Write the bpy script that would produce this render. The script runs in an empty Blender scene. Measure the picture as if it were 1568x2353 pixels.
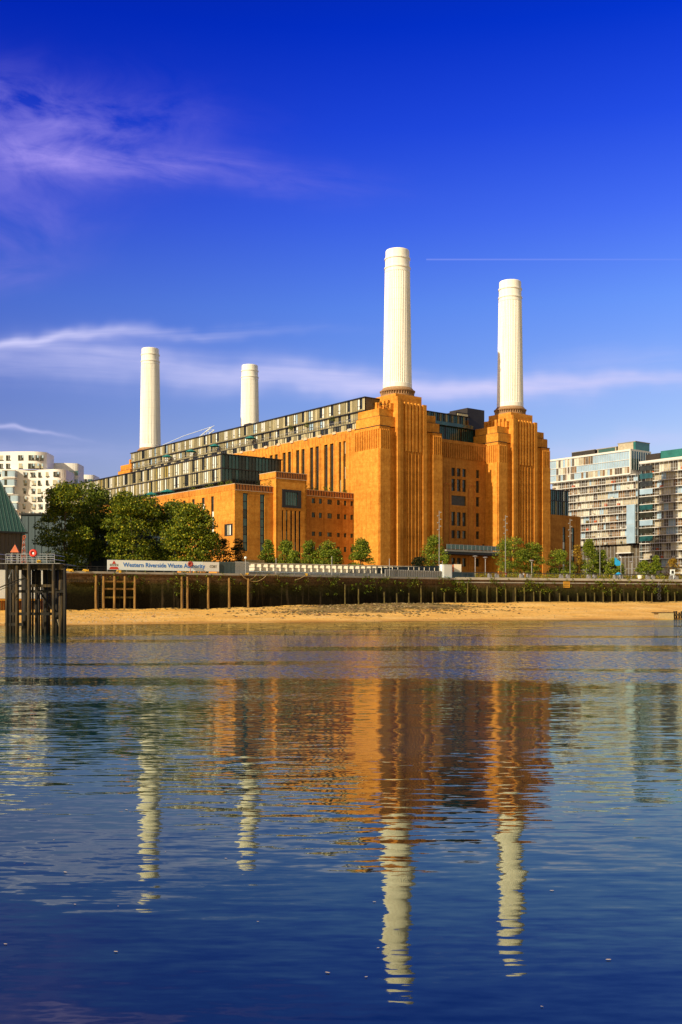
import bpy, math, random
import numpy as np
R = math.radians
S = bpy.context.scene
COL = S.collection

# ------------------------------------------------------------------ camera
F = 2419.0; CX = 784.0; YH = 1385.0; EYE = 3.0      # pinhole constants of a 1568 px wide frame
cam = bpy.data.cameras.new('camera'); camo = bpy.data.objects.new('camera', cam); COL.objects.link(camo)
camo.location = (0, 0, EYE); camo.rotation_euler = (R(90), 0, 0)
cam.sensor_fit = 'HORIZONTAL'; cam.sensor_width = 36; cam.lens = 36 * F / 1568
cam.shift_y = (YH - 1176.5) / 1568
cam.clip_start = 0.5; cam.clip_end = 12000
S.camera = camo

# building axes: U runs along the river front, V runs away from the river
O = np.array([17.7, 330.0]); U = np.array([.785, .620]); U /= np.linalg.norm(U); V = np.array([-U[1], U[0]])
ANG = math.atan2(U[1], U[0])
SUN_EL = 28.0
sh = U * 1.0 + V * 0.097; sh /= np.linalg.norm(sh)          # horizontal direction the sunlight travels
SUN_AZ = math.atan2(-sh[0], -sh[1])                         # compass style, clockwise from +Y

# ------------------------------------------------------------------ sky
W = bpy.data.worlds.new('World'); S.world = W; W.use_nodes = True
wt = W.node_tree; wt.nodes.clear()
def N(t, kind, **k):
    n = t.nodes.new(kind)
    for a, b in k.items():
        setattr(n, a, b)
    return n
def L(t, a, b): t.links.new(a, b)
def mathn(t, op, a, b=None, c=None, clamp=False):
    n = N(t, 'ShaderNodeMath', operation=op, use_clamp=clamp)
    for i, v in enumerate((a, b, c)):
        if v is None: continue
        if isinstance(v, (int, float)): n.inputs[i].default_value = v
        else: L(t, v, n.inputs[i])
    return n.outputs[0]
def mixc(t, fac, a, b, mode='MIX'):
    n = N(t, 'ShaderNodeMix', data_type='RGBA', blend_type=mode)
    for i, v in ((0, fac), (6, a), (7, b)):
        if isinstance(v, (int, float)): n.inputs[i].default_value = v
        elif isinstance(v, tuple): n.inputs[i].default_value = v + ((1,) if len(v) == 3 else ())
        else: L(t, v, n.inputs[i])
    return n.outputs[2]
def ramp(t, fac, pts, interp='LINEAR'):
    n = N(t, 'ShaderNodeValToRGB'); cr = n.color_ramp; cr.interpolation = interp
    while len(cr.elements) < len(pts): cr.elements.new(0.5)
    for e, (p, c) in zip(cr.elements, pts):
        e.position = p; e.color = (c if len(c) == 4 else tuple(c) + (1,))
    L(t, fac, n.inputs[0]); return n.outputs[0]
sky = N(wt, 'ShaderNodeTexSky', sky_type='NISHITA', sun_disc=False, sun_elevation=R(SUN_EL), sun_rotation=SUN_AZ,
        altitude=0, air_density=1.0, dust_density=0.4, ozone_density=3.0)
tc = N(wt, 'ShaderNodeTexCoord'); sx = N(wt, 'ShaderNodeSeparateXYZ'); L(wt, tc.outputs['Generated'], sx.inputs[0])
dx, dy, dz = sx.outputs
# tint: the photograph's polarised, deeply saturated blue, strongest opposite the sun, turning into an added warm fill behind the camera
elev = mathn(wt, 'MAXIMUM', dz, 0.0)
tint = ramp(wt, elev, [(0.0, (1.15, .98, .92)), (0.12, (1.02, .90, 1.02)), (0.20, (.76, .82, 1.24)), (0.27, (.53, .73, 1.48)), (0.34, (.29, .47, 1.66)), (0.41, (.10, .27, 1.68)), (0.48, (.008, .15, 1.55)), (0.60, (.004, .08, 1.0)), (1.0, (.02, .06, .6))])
blue = mixc(wt, 1.0, sky.outputs[0], tint, 'MULTIPLY')
side = N(wt, 'ShaderNodeMapRange'); L(wt, dx, side.inputs[0]); side.inputs[1].default_value = -.36; side.inputs[2].default_value = .36; side.inputs[3].default_value = 0; side.inputs[4].default_value = 1
blue = mixc(wt, 1.0, blue, ramp(wt, side.outputs[0], [(0.0, (.72, .66, .86)), (.5, (.95, .95, 1.0)), (1.0, (1.28, 1.18, 1.05))]), 'MULTIPLY')
warm = mixc(wt, 1.0, sky.outputs[0], (1.85, 1.22, .60), 'MULTIPLY')  # brightened warm sky, added as fill light for camera-facing walls
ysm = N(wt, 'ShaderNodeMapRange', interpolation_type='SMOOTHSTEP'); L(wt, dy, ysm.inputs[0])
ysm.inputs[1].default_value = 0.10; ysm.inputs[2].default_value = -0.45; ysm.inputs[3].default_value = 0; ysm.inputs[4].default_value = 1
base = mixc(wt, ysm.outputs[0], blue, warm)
# cirrus, laid out on the dome by azimuth (a) and elevation (e)
a = mathn(wt, 'DIVIDE', dx, mathn(wt, 'MAXIMUM', mathn(wt, 'ABSOLUTE', dy), .05))
e = mathn(wt, 'DIVIDE', dz, mathn(wt, 'MAXIMUM', mathn(wt, 'ABSOLUTE', dy), .05))
def noise(t, vec, sc, det=6, rough=.55, dist=0.0):
    n = N(t, 'ShaderNodeTexNoise'); n.inputs['Scale'].default_value = sc; n.inputs['Detail'].default_value = det
    n.inputs['Roughness'].default_value = rough; n.inputs['Distortion'].default_value = dist; L(t, vec, n.inputs[0]); return n.outputs[0]
def comb(t, x, y, z=0.0):
    n = N(t, 'ShaderNodeCombineXYZ')
    for i, v in enumerate((x, y, z)):
        if isinstance(v, (int, float)): n.inputs[i].default_value = v
        else: L(t, v, n.inputs[i])
    return n.outputs[0]
wob = mathn(wt, 'MULTIPLY', mathn(wt, 'SUBTRACT', noise(wt, comb(wt, a, e), 5, 4), .5), .07)
def streak(a0, e0, slope, wa, we, k, n_lo=.35, n_hi=.75, sxx=3.0, syy=26.0, seed=0.0, curve=0.0):
    da = mathn(wt, 'SUBTRACT', a, a0)
    line = mathn(wt, 'ADD', mathn(wt, 'MULTIPLY', da, slope), e0)
    if curve: line = mathn(wt, 'ADD', line, mathn(wt, 'MULTIPLY', mathn(wt, 'MULTIPLY', da, da), curve))
    de = mathn(wt, 'SUBTRACT', mathn(wt, 'ADD', e, wob), line)
    q = mathn(wt, 'ADD', mathn(wt, 'POWER', mathn(wt, 'ABSOLUTE', mathn(wt, 'DIVIDE', da, wa)), 2.0),
              mathn(wt, 'POWER', mathn(wt, 'ABSOLUTE', mathn(wt, 'DIVIDE', de, we)), 2.0))
    g = mathn(wt, 'EXPONENT', mathn(wt, 'MULTIPLY', q, -1.0))
    nz = noise(wt, comb(wt, mathn(wt, 'MULTIPLY', a, sxx), mathn(wt, 'MULTIPLY', mathn(wt, 'SUBTRACT', e, mathn(wt, 'MULTIPLY', a, slope)), syy), seed), 1.6, 9, .6, .6)
    mr = N(wt, 'ShaderNodeMapRange'); L(wt, nz, mr.inputs[0]); mr.inputs[1].default_value = n_lo; mr.inputs[2].default_value = n_hi
    return mathn(wt, 'MULTIPLY', mathn(wt, 'MULTIPLY', g, mr.outputs[0]), k)
def add(*v):
    s = v[0]
    for q in v[1:]: s = mathn(wt, 'ADD', s, q)
    return s
violet = add(streak(-.31, .462, -.08, .13, .038, .85, .38, .70, 7, 12, 1.0), streak(-.23, .420, -.10, .17, .014, .80, .30, .70, 5, 26, 2.0),
             streak(-.33, .425, -.02, .12, .030, .75, .36, .72, 9, 14, 3.0), streak(-.33, .365, .0, .09, .045, .42, .36, .78, 8, 10, 4.0), streak(-.35, .305, .1, .07, .012, .55, .3, .7, 5, 20, 14.0))
white = add(streak(-.22, .250, .055, .13, .0050, .55, .25, .60, 3, 60, 5.0), streak(-.33, .245, .03, .10, .004, .35, .25, .6, 3, 60, 25.0),
            streak(-.22, .226, -.06, .26, .017, .80, .05, .80, 2.5, 30, 6.0),
            streak(.02, .209, -.035, .17, .012, .72, .15, .65, 2.5, 30, 7.0), streak(.24, .2075, .02, .22, .0075, .75, .15, .6, 2.5, 40, 8.0),
            streak(-.31, .17, -.14, .045, .0018, .55, .05, .5, 3, 30, 9.0), streak(-.31, .150, -.02, .10, .010, .45, .25, .7, 3, 30, 10.0),
            streak(.27, .150, .0, .10, .010, .40, .25, .7, 3, 30, 11.0), streak(.27, .225, .10, .12, .015, .22, .25, .7, 3, 30, 12.0),
            streak(0.0, .12, 0.0, .6, .06, .10, .2, .8, 1.5, 8, 13.0))
fwd = N(wt, 'ShaderNodeMapRange'); L(wt, dy, fwd.inputs[0]); fwd.inputs[1].default_value = .1; fwd.inputs[2].default_value = .3
violet = mathn(wt, 'MULTIPLY', violet, fwd.outputs[0], clamp=True); white = mathn(wt, 'MULTIPLY', white, fwd.outputs[0], clamp=True)
base = mixc(wt, violet, base, (3.0, 2.5, 7.6)); base = mixc(wt, white, base, (5.6, 5.6, 8.7))
# a thin contrail to the right of the tallest chimney
dline = mathn(wt, 'ABSOLUTE', mathn(wt, 'SUBTRACT', e, .3262)); tr = N(wt, 'ShaderNodeMapRange'); L(wt, dline, tr.inputs[0])
tr.inputs[1].default_value = .0011; tr.inputs[2].default_value = .0002; tr.inputs[3].default_value = 0; tr.inputs[4].default_value = 1
fa = N(wt, 'ShaderNodeMapRange'); L(wt, a, fa.inputs[0]); fa.inputs[1].default_value = .42; fa.inputs[2].default_value = .10; fa.inputs[3].default_value = 0; fa.inputs[4].default_value = .26
st = mathn(wt, 'GREATER_THAN', a, .081)
trail = mathn(wt, 'MULTIPLY', mathn(wt, 'MULTIPLY', tr.outputs[0], fa.outputs[0]), mathn(wt, 'MULTIPLY', st, fwd.outputs[0]), clamp=True)
base = mixc(wt, trail, base, (4.2, 4.4, 8.8))
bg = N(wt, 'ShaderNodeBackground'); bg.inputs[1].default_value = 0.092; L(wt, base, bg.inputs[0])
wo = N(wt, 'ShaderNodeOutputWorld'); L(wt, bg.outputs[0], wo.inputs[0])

# ------------------------------------------------------------------ sun, exposure
sl = bpy.data.lights.new('sun', 'SUN'); sl.energy = 4.6; sl.angle = R(.5); sl.color = (1.0, .86, .62)
so = bpy.data.objects.new('sun', sl); COL.objects.link(so); so.location = (-200, -200, 200)
ce = math.cos(R(SUN_EL))
from mathutils import Vector, Matrix
so.rotation_euler = Vector((sh[0] * ce, sh[1] * ce, -math.sin(R(SUN_EL)))).to_track_quat('-Z', 'Y').to_euler()
vs = S.view_settings; vs.view_transform = 'Standard'; vs.look = 'None'; vs.gamma = 1; vs.exposure = 0.27
S.render.engine = 'CYCLES'; S.cycles.max_bounces = 6; S.cycles.diffuse_bounces = 3

# ------------------------------------------------------------------ materials
def mat(name, col, rough=.8, var=.15, scale=1.0, metallic=0.0, spec=.4, bump=0.0, bscale=4.0, second=None, stretch=(1, 1, 1), emis=None, detail=6, contrast=None):
    m = bpy.data.materials.new(name); m.use_nodes = True; t = m.node_tree; b = t.nodes['Principled BSDF']
    b.inputs['Roughness'].default_value = rough; b.inputs['Metallic'].default_value = metallic
    b.inputs['Specular IOR Level'].default_value = spec
    c = N(t, 'ShaderNodeTexCoord'); mp = N(t, 'ShaderNodeMapping'); mp.inputs['Scale'].default_value = stretch
    L(t, c.outputs['Object'], mp.inputs[0])
    nz = noise(t, mp.outputs[0], scale, detail, .6)
    lo = tuple(x * (1 - var) for x in col); hi = tuple(min(1, x * (1 + var)) for x in col)
    if second: hi = second
    p0, p1 = contrast or (.32, .68)
    L(t, ramp(t, nz, [(p0, lo), (p1, hi)]), b.inputs['Base Color'])
    if bump:
        bn = N(t, 'ShaderNodeBump'); bn.inputs['Strength'].default_value = 1; bn.inputs['Distance'].default_value = bump
        L(t, noise(t, mp.outputs[0], bscale, 5), bn.inputs['Height']); L(t, bn.outputs[0], b.inputs['Normal'])
    return m
def brickmat(name, col, dark, light):
    m = bpy.data.materials.new(name); m.use_nodes = True; t = m.node_tree; b = t.nodes['Principled BSDF']
    b.inputs['Roughness'].default_value = .9; b.inputs['Specular IOR Level'].default_value = .15
    c = N(t, 'ShaderNodeTexCoord'); vec = c.outputs['Object']
    big = noise(t, vec, .09, 4, .6); med = noise(t, vec, .9, 5, .65)
    mp = N(t, 'ShaderNodeMapping'); mp.inputs['Scale'].default_value = (3.2, 3.2, 9.0); L(t, vec, mp.inputs[0])
    fine = noise(t, mp.outputs[0], 1.0, 3, .7)
    mp2 = N(t, 'ShaderNodeMapping'); mp2.inputs['Scale'].default_value = (1.2, 1.2, .05); L(t, vec, mp2.inputs[0])
    run = noise(t, mp2.outputs[0], 1.0, 4, .6)
    c1 = ramp(t, fine, [(.32, dark), (.5, col), (.68, light)])
    c2 = mixc(t, .5, c1, ramp(t, med, [(.3, dark), (.5, col), (.72, light)]))
    g = mathn(t, 'ADD', mathn(t, 'MULTIPLY', big, .6), mathn(t, 'MULTIPLY', run, .5))
    mp3 = N(t, 'ShaderNodeMapping'); mp3.inputs['Scale'].default_value = (.04, .04, .45); L(t, vec, mp3.inputs[0])
    c2 = mixc(t, 1.0, c2, ramp(t, noise(t, mp3.outputs[0], 1.0, 5, .7), [(.36, (.86, .82, .78)), (.6, (1.06, 1.07, 1.08))]), 'MULTIPLY')
    c3 = mixc(t, 1.0, c2, ramp(t, g, [(.38, (.70, .65, .60)), (.52, (.98, .98, .98)), (.68, (1.14, 1.18, 1.25))]), 'MULTIPLY')
    L(t, c3, b.inputs['Base Color'])
    bn = N(t, 'ShaderNodeBump'); bn.inputs['Distance'].default_value = .012; L(t, fine, bn.inputs['Height']); L(t, bn.outputs[0], b.inputs['Normal'])
    return m
M = {}
M['brick'] = brickmat('brick', (.62, .245, .032), (.40, .130, .016), (.80, .39, .075))
M['brick_trim'] = mat('brick_trim', (.50, .17, .035), .9, .25, 1.2)
M['red_brick'] = brickmat('red_brick', (.47, .185, .032), (.30, .10, .016), (.62, .28, .055))
M['mortar_line'] = mat('pale_stone', (.62, .46, .30), .9, .12, 2)
M['joint_and_shade'] = mat('joint_and_shade', (.045, .025, .02), .9, .2, 2)
M['white_paint'] = mat('white_chimney_paint', (.92, .88, .80), .6, .05, .6, spec=.3, stretch=(1, 1, .07))
wp = M['white_paint']; t = wp.node_tree; b = t.nodes['Principled BSDF']; c = N(t, 'ShaderNodeTexCoord'); sp = N(t, 'ShaderNodeSeparateXYZ'); L(t, c.outputs['Object'], sp.inputs[0])
jn = mathn(t, 'LESS_THAN', mathn(t, 'FRACT', mathn(t, 'MULTIPLY', sp.outputs[2], 1 / 3.4)), .05)
mp = N(t, 'ShaderNodeMapping'); mp.inputs['Scale'].default_value = (1.6, 1.6, .05); L(t, c.outputs['Object'], mp.inputs[0])
old = b.inputs['Base Color'].links[0].from_socket
st_ = mixc(t, 1.0, old, ramp(t, noise(t, mp.outputs[0], 1.0, 5, .65), [(.36, (.86, .84, .80)), (.55, (1, 1, 1))]), 'MULTIPLY')
L(t, mixc(t, mathn(t, 'MULTIPLY', jn, .16), st_, (.45, .40, .33)), b.inputs['Base Color'])
M['collar'] = mat('collar_concrete', (.34, .20, .10), .8, .2, 2)
M['glass'] = mat('dark_glass', (.030, .032, .024), .12, .5, .6, spec=.5)
M['teal_glass'] = mat('teal_glass', (.018, .085, .090), .10, .5, .35, spec=.7)
M['blind'] = mat('white_blind', (.74, .74, .68), .6, .06, 1)
M['pale_blind'] = mat('cream_blind', (.46, .42, .28), .6, .12, 1)
M['amber_blind'] = mat('amber_blind', (.34, .26, .07), .6, .15, 1)
M['clad'] = mat('olive_cladding', (.34, .29, .15), .5, .16, .5, spec=.5)
M['clad_light'] = mat('champagne_cladding', (.60, .52, .30), .5, .12, .5, spec=.5)
M['clad_dark'] = mat('dark_cladding', (.085, .080, .060), .4, .2, .5, spec=.5)
M['steel_dark'] = mat('dark_steel', (.018, .018, .018), .5, .2, 2)
M['frame_dark'] = mat('window_frame', (.03, .026, .024), .5, .2, 2)
M['black_box'] = mat('plant_room_metal', (.035, .028, .020), .5, .2, .5)
M['roof'] = mat('roof_felt', (.12, .11, .10), .9, .2, .5)
M['conc'] = mat('concrete', (.30, .28, .25), .9, .18, .6)
M['paving'] = mat('pale_paving', (.40, .37, .32), .9, .12, .4)
M['block'] = mat('grey_block', (.24, .23, .23), .8, .15, 2)
M['ground'] = mat('ground', (.20, .17, .12), .95, .2, .1)
M['rail'] = mat('rail_metal', (.045, .045, .045), .5, .2, 3)
M['galv'] = mat('galvanised_steel', (.42, .42, .42), .45, .15, 3, metallic=.4)
M['grey_panel'] = mat('grey_sheet', (.24, .24, .23), .6, .15, 1, stretch=(4, 4, .3))
M['white_panel'] = mat('white_sheet', (.80, .72, .58), .6, .07, 1)
M['white_wall'] = mat('white_render', (.86, .82, .76), .7, .04, .1)
M['green_roof'] = mat('green_sheet_roof', (.035, .095, .080), .6, .25, .8, stretch=(6, 6, .15), contrast=(.3, .7))
M['brown_sheet'] = mat('brown_sheet_wall', (.085, .065, .050), .8, .25, .8, stretch=(6, 6, .15))
M['blue_sheet'] = mat('blue_grey_sheet_wall', (.075, .105, .115), .8, .18, .8, stretch=(6, 6, .15))
M['navy_sheet'] = mat('navy_sheet_wall', (.012, .030, .048), .7, .2, .8, stretch=(6, 6, .15))
M['sign_white'] = mat('sign_white', (.78, .85, .88), .6, .03, .5)
M['sign_grey'] = mat('sign_grey', (.74, .73, .72), .6, .03, .5)
M['sign_blue'] = mat('sign_blue', (.01, .17, .62), .5, .05, 1)
M['sign_red'] = mat('sign_red', (.60, .05, .03), .5, .1, 1)
M['ink'] = mat('black_ink', (.02, .02, .02), .6, .1, 1)
M['red'] = mat('red_plastic', (.62, .035, .015), .5, .12, 3)
M['dull_red'] = mat('dull_red_plastic', (.25, .03, .02), .6, .2, 3)
M['orange'] = mat('orange_paint', (.50, .11, .03), .6, .2, 3)
M['yellow'] = mat('yellow_rope', (.62, .38, .03), .8, .25, 4)
M['straw'] = mat('old_rope', (.42, .30, .13), .9, .2, 4)
M['sign_yellow'] = mat('yellow_board', (.60, .30, .03), .7, .1, 2)
M['pile'] = mat('wet_timber', (.012, .008, .004), .8, .3, 1.2, stretch=(3, 3, .35), second=(.15, .09, .022), contrast=(.42, .80), bump=.02)
M['pile_dark'] = mat('tarred_timber', (.008, .006, .004), .8, .3, 1.2, stretch=(3, 3, .35), second=(.035, .024, .010), contrast=(.4, .8), bump=.02)
M['post'] = mat('fender_timber', (.13, .070, .018), .85, .3, 1.4, stretch=(3, 3, .4), second=(.36, .20, .05), bump=.02)
M['mossy'] = mat('mossy_timber', (.045, .036, .008), .85, .3, 1.4, stretch=(3, 3, .4), second=(.19, .14, .03), bump=.02)
M['tyre'] = mat('tyre_rubber', (.025, .022, .02), .8, .3, 3)
M['bark'] = mat('bark', (.10, .07, .045), .95, .3, 3)
M['flag'] = mat('blue_cloth', (.01, .30, .62), .7, .15, 1)
M['parasol'] = mat('teal_canvas', (.015, .19, .19), .8, .15, 1)
M['skin'] = mat('skin', (.45, .25, .17), .6, .08, 3)
M['white_cloth'] = mat('white_cloth', (.75, .72, .68), .8, .05, 3)
M['red_cloth'] = mat('red_cloth', (.50, .05, .03), .8, .1, 3)
M['denim'] = mat('dark_cloth', (.03, .04, .07), .8, .2, 3)
M['tub'] = mat('white_tub', (.78, .76, .72), .6, .05, 2)
M['rock'] = mat('shore_stone', (.10, .068, .020), .95, .4, .8, second=(.36, .24, .085), contrast=(.3, .75))
M['shell'] = mat('pale_stone_litter', (.62, .50, .34), .9, .2, 1)
M['teal_panel'] = mat('green_glass', (.02, .15, .115), .2, .2, .3, spec=.8)
M['white_slab'] = mat('balcony_slab', (.70, .67, .62), .7, .06, .3)
M['curtA'] = mat('curtain_beige', (.42, .36, .25), .7, .18, .8)
M['curtB'] = mat('curtain_cream', (.62, .57, .46), .7, .12, .8)
M['curtC'] = mat('room_dark', (.11, .085, .055), .4, .4, .8, spec=.6)
M['curtD'] = mat('room_brown', (.22, .13, .06), .6, .3, .8)
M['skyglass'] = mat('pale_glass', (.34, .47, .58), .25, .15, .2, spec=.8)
M['fin'] = mat('glass_fin', (.50, .52, .52), .4, .1, .4)
def leafmat(name, col, var=.3):
    m = mat(name, col, .6, var, 1.5, spec=.25); t = m.node_tree; b = t.nodes['Principled BSDF']
    tr = N(t, 'ShaderNodeBsdfTranslucent'); mx = N(t, 'ShaderNodeMixShader'); mx.inputs[0].default_value = .3
    L(t, b.inputs['Base Color'].links[0].from_socket, tr.inputs[0])
    out = t.nodes['Material Output']; L(t, b.outputs[0], mx.inputs[1]); L(t, tr.outputs[0], mx.inputs[2]); L(t, mx.outputs[0], out.inputs[0])
    return m
LEAF = {'dark': [leafmat('leaf_dark', (0.051, 0.081, 0.008)), leafmat('leaf_mid', (0.160, 0.209, 0.013)), leafmat('leaf_light', (0.389, 0.364, 0.021))],
        'mid': [leafmat('leaf_dark_b', (0.061, 0.098, 0.012)), leafmat('leaf_mid_b', (0.142, 0.189, 0.017)), leafmat('leaf_light_b', (0.270, 0.294, 0.026))],
        'bright': [leafmat('leaf_dark_c', (0.081, 0.126, 0.012)), leafmat('leaf_mid_c', (0.203, 0.266, 0.019)), leafmat('leaf_light_c', (0.378, 0.392, 0.036))],
        'autumn': [leafmat('leaf_dark_d', (0.189, 0.112, 0.012)), leafmat('leaf_mid_d', (0.405, 0.238, 0.024)), leafmat('leaf_light_d', (0.567, 0.378, 0.042))],
        'fir': [leafmat('leaf_dark_e', (.012, .018, .006)), leafmat('leaf_mid_e', (.025, .036, .010)), leafmat('leaf_light_e', (.06, .06, .014))]}

# ------------------------------------------------------------------ mesh helpers
class MB:
    def __init__(s): s.v = []; s.f = []; s.m = []; s.mats = []
    def mi(s, m):
        m = M[m] if isinstance(m, str) else m
        if m not in s.mats: s.mats.append(m)
        return s.mats.index(m)
    def face(s, pts, m):
        k = len(s.v); s.v += [tuple(p) for p in pts]; s.f.append(tuple(range(k, k + len(pts)))); s.m.append(s.mi(m))
    def box(s, x0, x1, y0, y1, z0, z1, m):
        k = len(s.v); s.v += [(x, y, z) for z in (z0, z1) for x, y in ((x0, y0), (x1, y0), (x1, y1), (x0, y1))]
        i = s.mi(m)
        for q in ((3, 2, 1, 0), (4, 5, 6, 7), (0, 1, 5, 4), (1, 2, 6, 5), (2, 3, 7, 6), (3, 0, 4, 7)):
            s.f.append(tuple(k + j for j in q)); s.m.append(i)
        return s
    def obox(s, p0, p1, w, z0, z1, m, z0b=None, z1b=None):       # box along a plan line p0 -> p1, w thick
        d = np.array(p1[:2]) - np.array(p0[:2]); d = d / (np.linalg.norm(d) + 1e-9); n = np.array([-d[1], d[0]]) * w / 2
        a0, a1 = np.array(p0[:2]) - n, np.array(p0[:2]) + n; b0, b1 = np.array(p1[:2]) - n, np.array(p1[:2]) + n
        z0b = z0 if z0b is None else z0b; z1b = z1 if z1b is None else z1b
        k = len(s.v)
        s.v += [(a0[0], a0[1], z0), (b0[0], b0[1], z0b), (b1[0], b1[1], z0b), (a1[0], a1[1], z0), (a0[0], a0[1], z1), (b0[0], b0[1], z1b), (b1[0], b1[1], z1b), (a1[0], a1[1], z1)]
        i = s.mi(m)
        for q in ((3, 2, 1, 0), (4, 5, 6, 7), (0, 1, 5, 4), (1, 2, 6, 5), (2, 3, 7, 6), (3, 0, 4, 7)):
            s.f.append(tuple(k + j for j in q)); s.m.append(i)
    def tube(s, pts, r, m, n=6, r1=None, jit=0):
        pts = [Vector(p) for p in pts]; k = len(s.v); i = s.mi(m)
        for j, p in enumerate(pts):
            d = (pts[min(j + 1, len(pts) - 1)] - pts[max(j - 1, 0)]).normalized()
            u = d.orthogonal().normalized() if abs(d.z) > .99 else d.cross(Vector((0, 0, 1))).normalized(); w = d.cross(u)
            rr = r if r1 is None else r + (r1 - r) * j / max(1, len(pts) - 1)
            if jit: rr *= 1 + random.uniform(-jit, jit)
            for q in range(n):
                t = 2 * math.pi * q / n; s.v.append(tuple(p + (u * math.cos(t) + w * math.sin(t)) * rr))
        for j in range(len(pts) - 1):
            for q in range(n):
                s.f.append((k + j * n + q, k + j * n + (q + 1) % n, k + (j + 1) * n + (q + 1) % n, k + (j + 1) * n + q)); s.m.append(i)
        s.f.append(tuple(k + q for q in range(n))[::-1]); s.m.append(i)
        e = k + (len(pts) - 1) * n; s.f.append(tuple(e + q for q in range(n))); s.m.append(i)
    def lathe(s, prof, n, m, c=(0, 0), flute=None):
        k = len(s.v); i = s.mi(m)
        for (r, z, fl) in prof:
            for q in range(n):
                t = 2 * math.pi * q / n; rr = r * (1 - (fl if (q % 4) in (2, 3) else 0))
                s.v.append((c[0] + rr * math.cos(t), c[1] + rr * math.sin(t), z))
        for j in range(len(prof) - 1):
            for q in range(n):
                s.f.append((k + j * n + q, k + j * n + (q + 1) % n, k + (j + 1) * n + (q + 1) % n, k + (j + 1) * n + q)); s.m.append(i)
        s.f.append(tuple(k + (len(prof) - 1) * n + q for q in range(n))); s.m.append(i)
    def torus(s, c, R0, r, m, axis='y', n=18, k2=6):
        k = len(s.v); i = s.mi(m)
        for q in range(n):
            t = 2 * math.pi * q / n
            for w in range(k2):
                p = 2 * math.pi * w / k2; rr = R0 + r * math.cos(p); h = r * math.sin(p)
                v = {'y': (rr * math.cos(t), h, rr * math.sin(t)), 'z': (rr * math.cos(t), rr * math.sin(t), h)}[axis]
                s.v.append((c[0] + v[0], c[1] + v[1], c[2] + v[2]))
        for q in range(n):
            for w in range(k2):
                s.f.append((k + q * k2 + w, k + ((q + 1) % n) * k2 + w, k + ((q + 1) % n) * k2 + (w + 1) % k2, k + q * k2 + (w + 1) % k2)); s.m.append(i)
    def build(s, name, parent=None, loc=None, rot=0, smooth=False):
        me = bpy.data.meshes.new(name); me.from_pydata(s.v, [], s.f)
        for q in s.mats: me.materials.append(q)
        me.polygons.foreach_set('material_index', s.m)
        if smooth: me.polygons.foreach_set('use_smooth', [True] * len(s.f))
        me.update(); o = bpy.data.objects.new(name, me); COL.objects.link(o)
        if parent: o.parent = parent
        if loc is not None: o.location = loc
        if rot: o.rotation_euler = (0, 0, rot)
        return o
def empty(name, loc, rot=0):
    o = bpy.data.objects.new(name, None); COL.objects.link(o); o.location = loc; o.rotation_euler = (0, 0, rot); o.empty_display_size = .5; return o
def tag(o, label=None, cat=None, group=None, kind=None):
    if label: o['label'] = label
    if cat: o['category'] = cat
    if group: o['group'] = group
    if kind: o['kind'] = kind
    return o
def copy_tree(o, parent=None):
    c = o.copy(); COL.objects.link(c); c.parent = parent
    for ch in [q for q in bpy.data.objects if q.parent == o]: copy_tree(ch, c)
    return c
def structure(mb, name): return tag(mb.build(name), kind='structure')

GZ = 8.8                                    # level of the quay
# quay line (plan), from upstream to downstream
WP = [(-160., 119.), (-120., 147.), (-50.4, 193.8), (-20.5, 211.3), (26.6, 248.), (88., 272.), (160., 300.)]
def wall_y(x):
    for (xa, ya), (xb, yb) in zip(WP, WP[1:]):
        if x <= xb: return ya + (yb - ya) * (x - xa) / (xb - xa)
    return WP[-1][1]
def wall_x(px, off=0.0):                    # point of the quay line seen along bearing px, pushed inland by off metres
    t = (px - CX) / F; best = None; x = -160.
    lo, hi = -160., 160.
    for _ in range(50):
        m = (lo + hi) / 2
        if m / (wall_y(m) + off) < t: lo = m
        else: hi = m
    return lo, wall_y(lo) + off
def zpix(py, Y): return EYE + (YH - py) / F * Y
def wdir(x): return math.atan2(wall_y(x + 1) - wall_y(x - 1), 2)

# ------------------------------------------------------------------ ground, water, foreshore
g = MB(); pts = [(x, y + .8, GZ) for x, y in WP]
far = [(4000, 2500, GZ), (6000, 9000, GZ), (-6000, 9000, GZ), (-4000, -1500, GZ)]
g.face(pts + [(400, 402, GZ)] + far, 'ground'); structure(g, 'ground')
pv = MB()
for (xa, ya), (xb, yb) in zip(WP, WP[1:]):
    if xa < 0: continue
    pv.face([(xa, ya + 1.6, GZ + .05), (xb, yb + 1.6, GZ + .05), (xb - 8, yb + 14, GZ + .05), (xa - 8, ya + 14, GZ + .05)], 'paving')
structure(pv, 'promenade')

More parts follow.
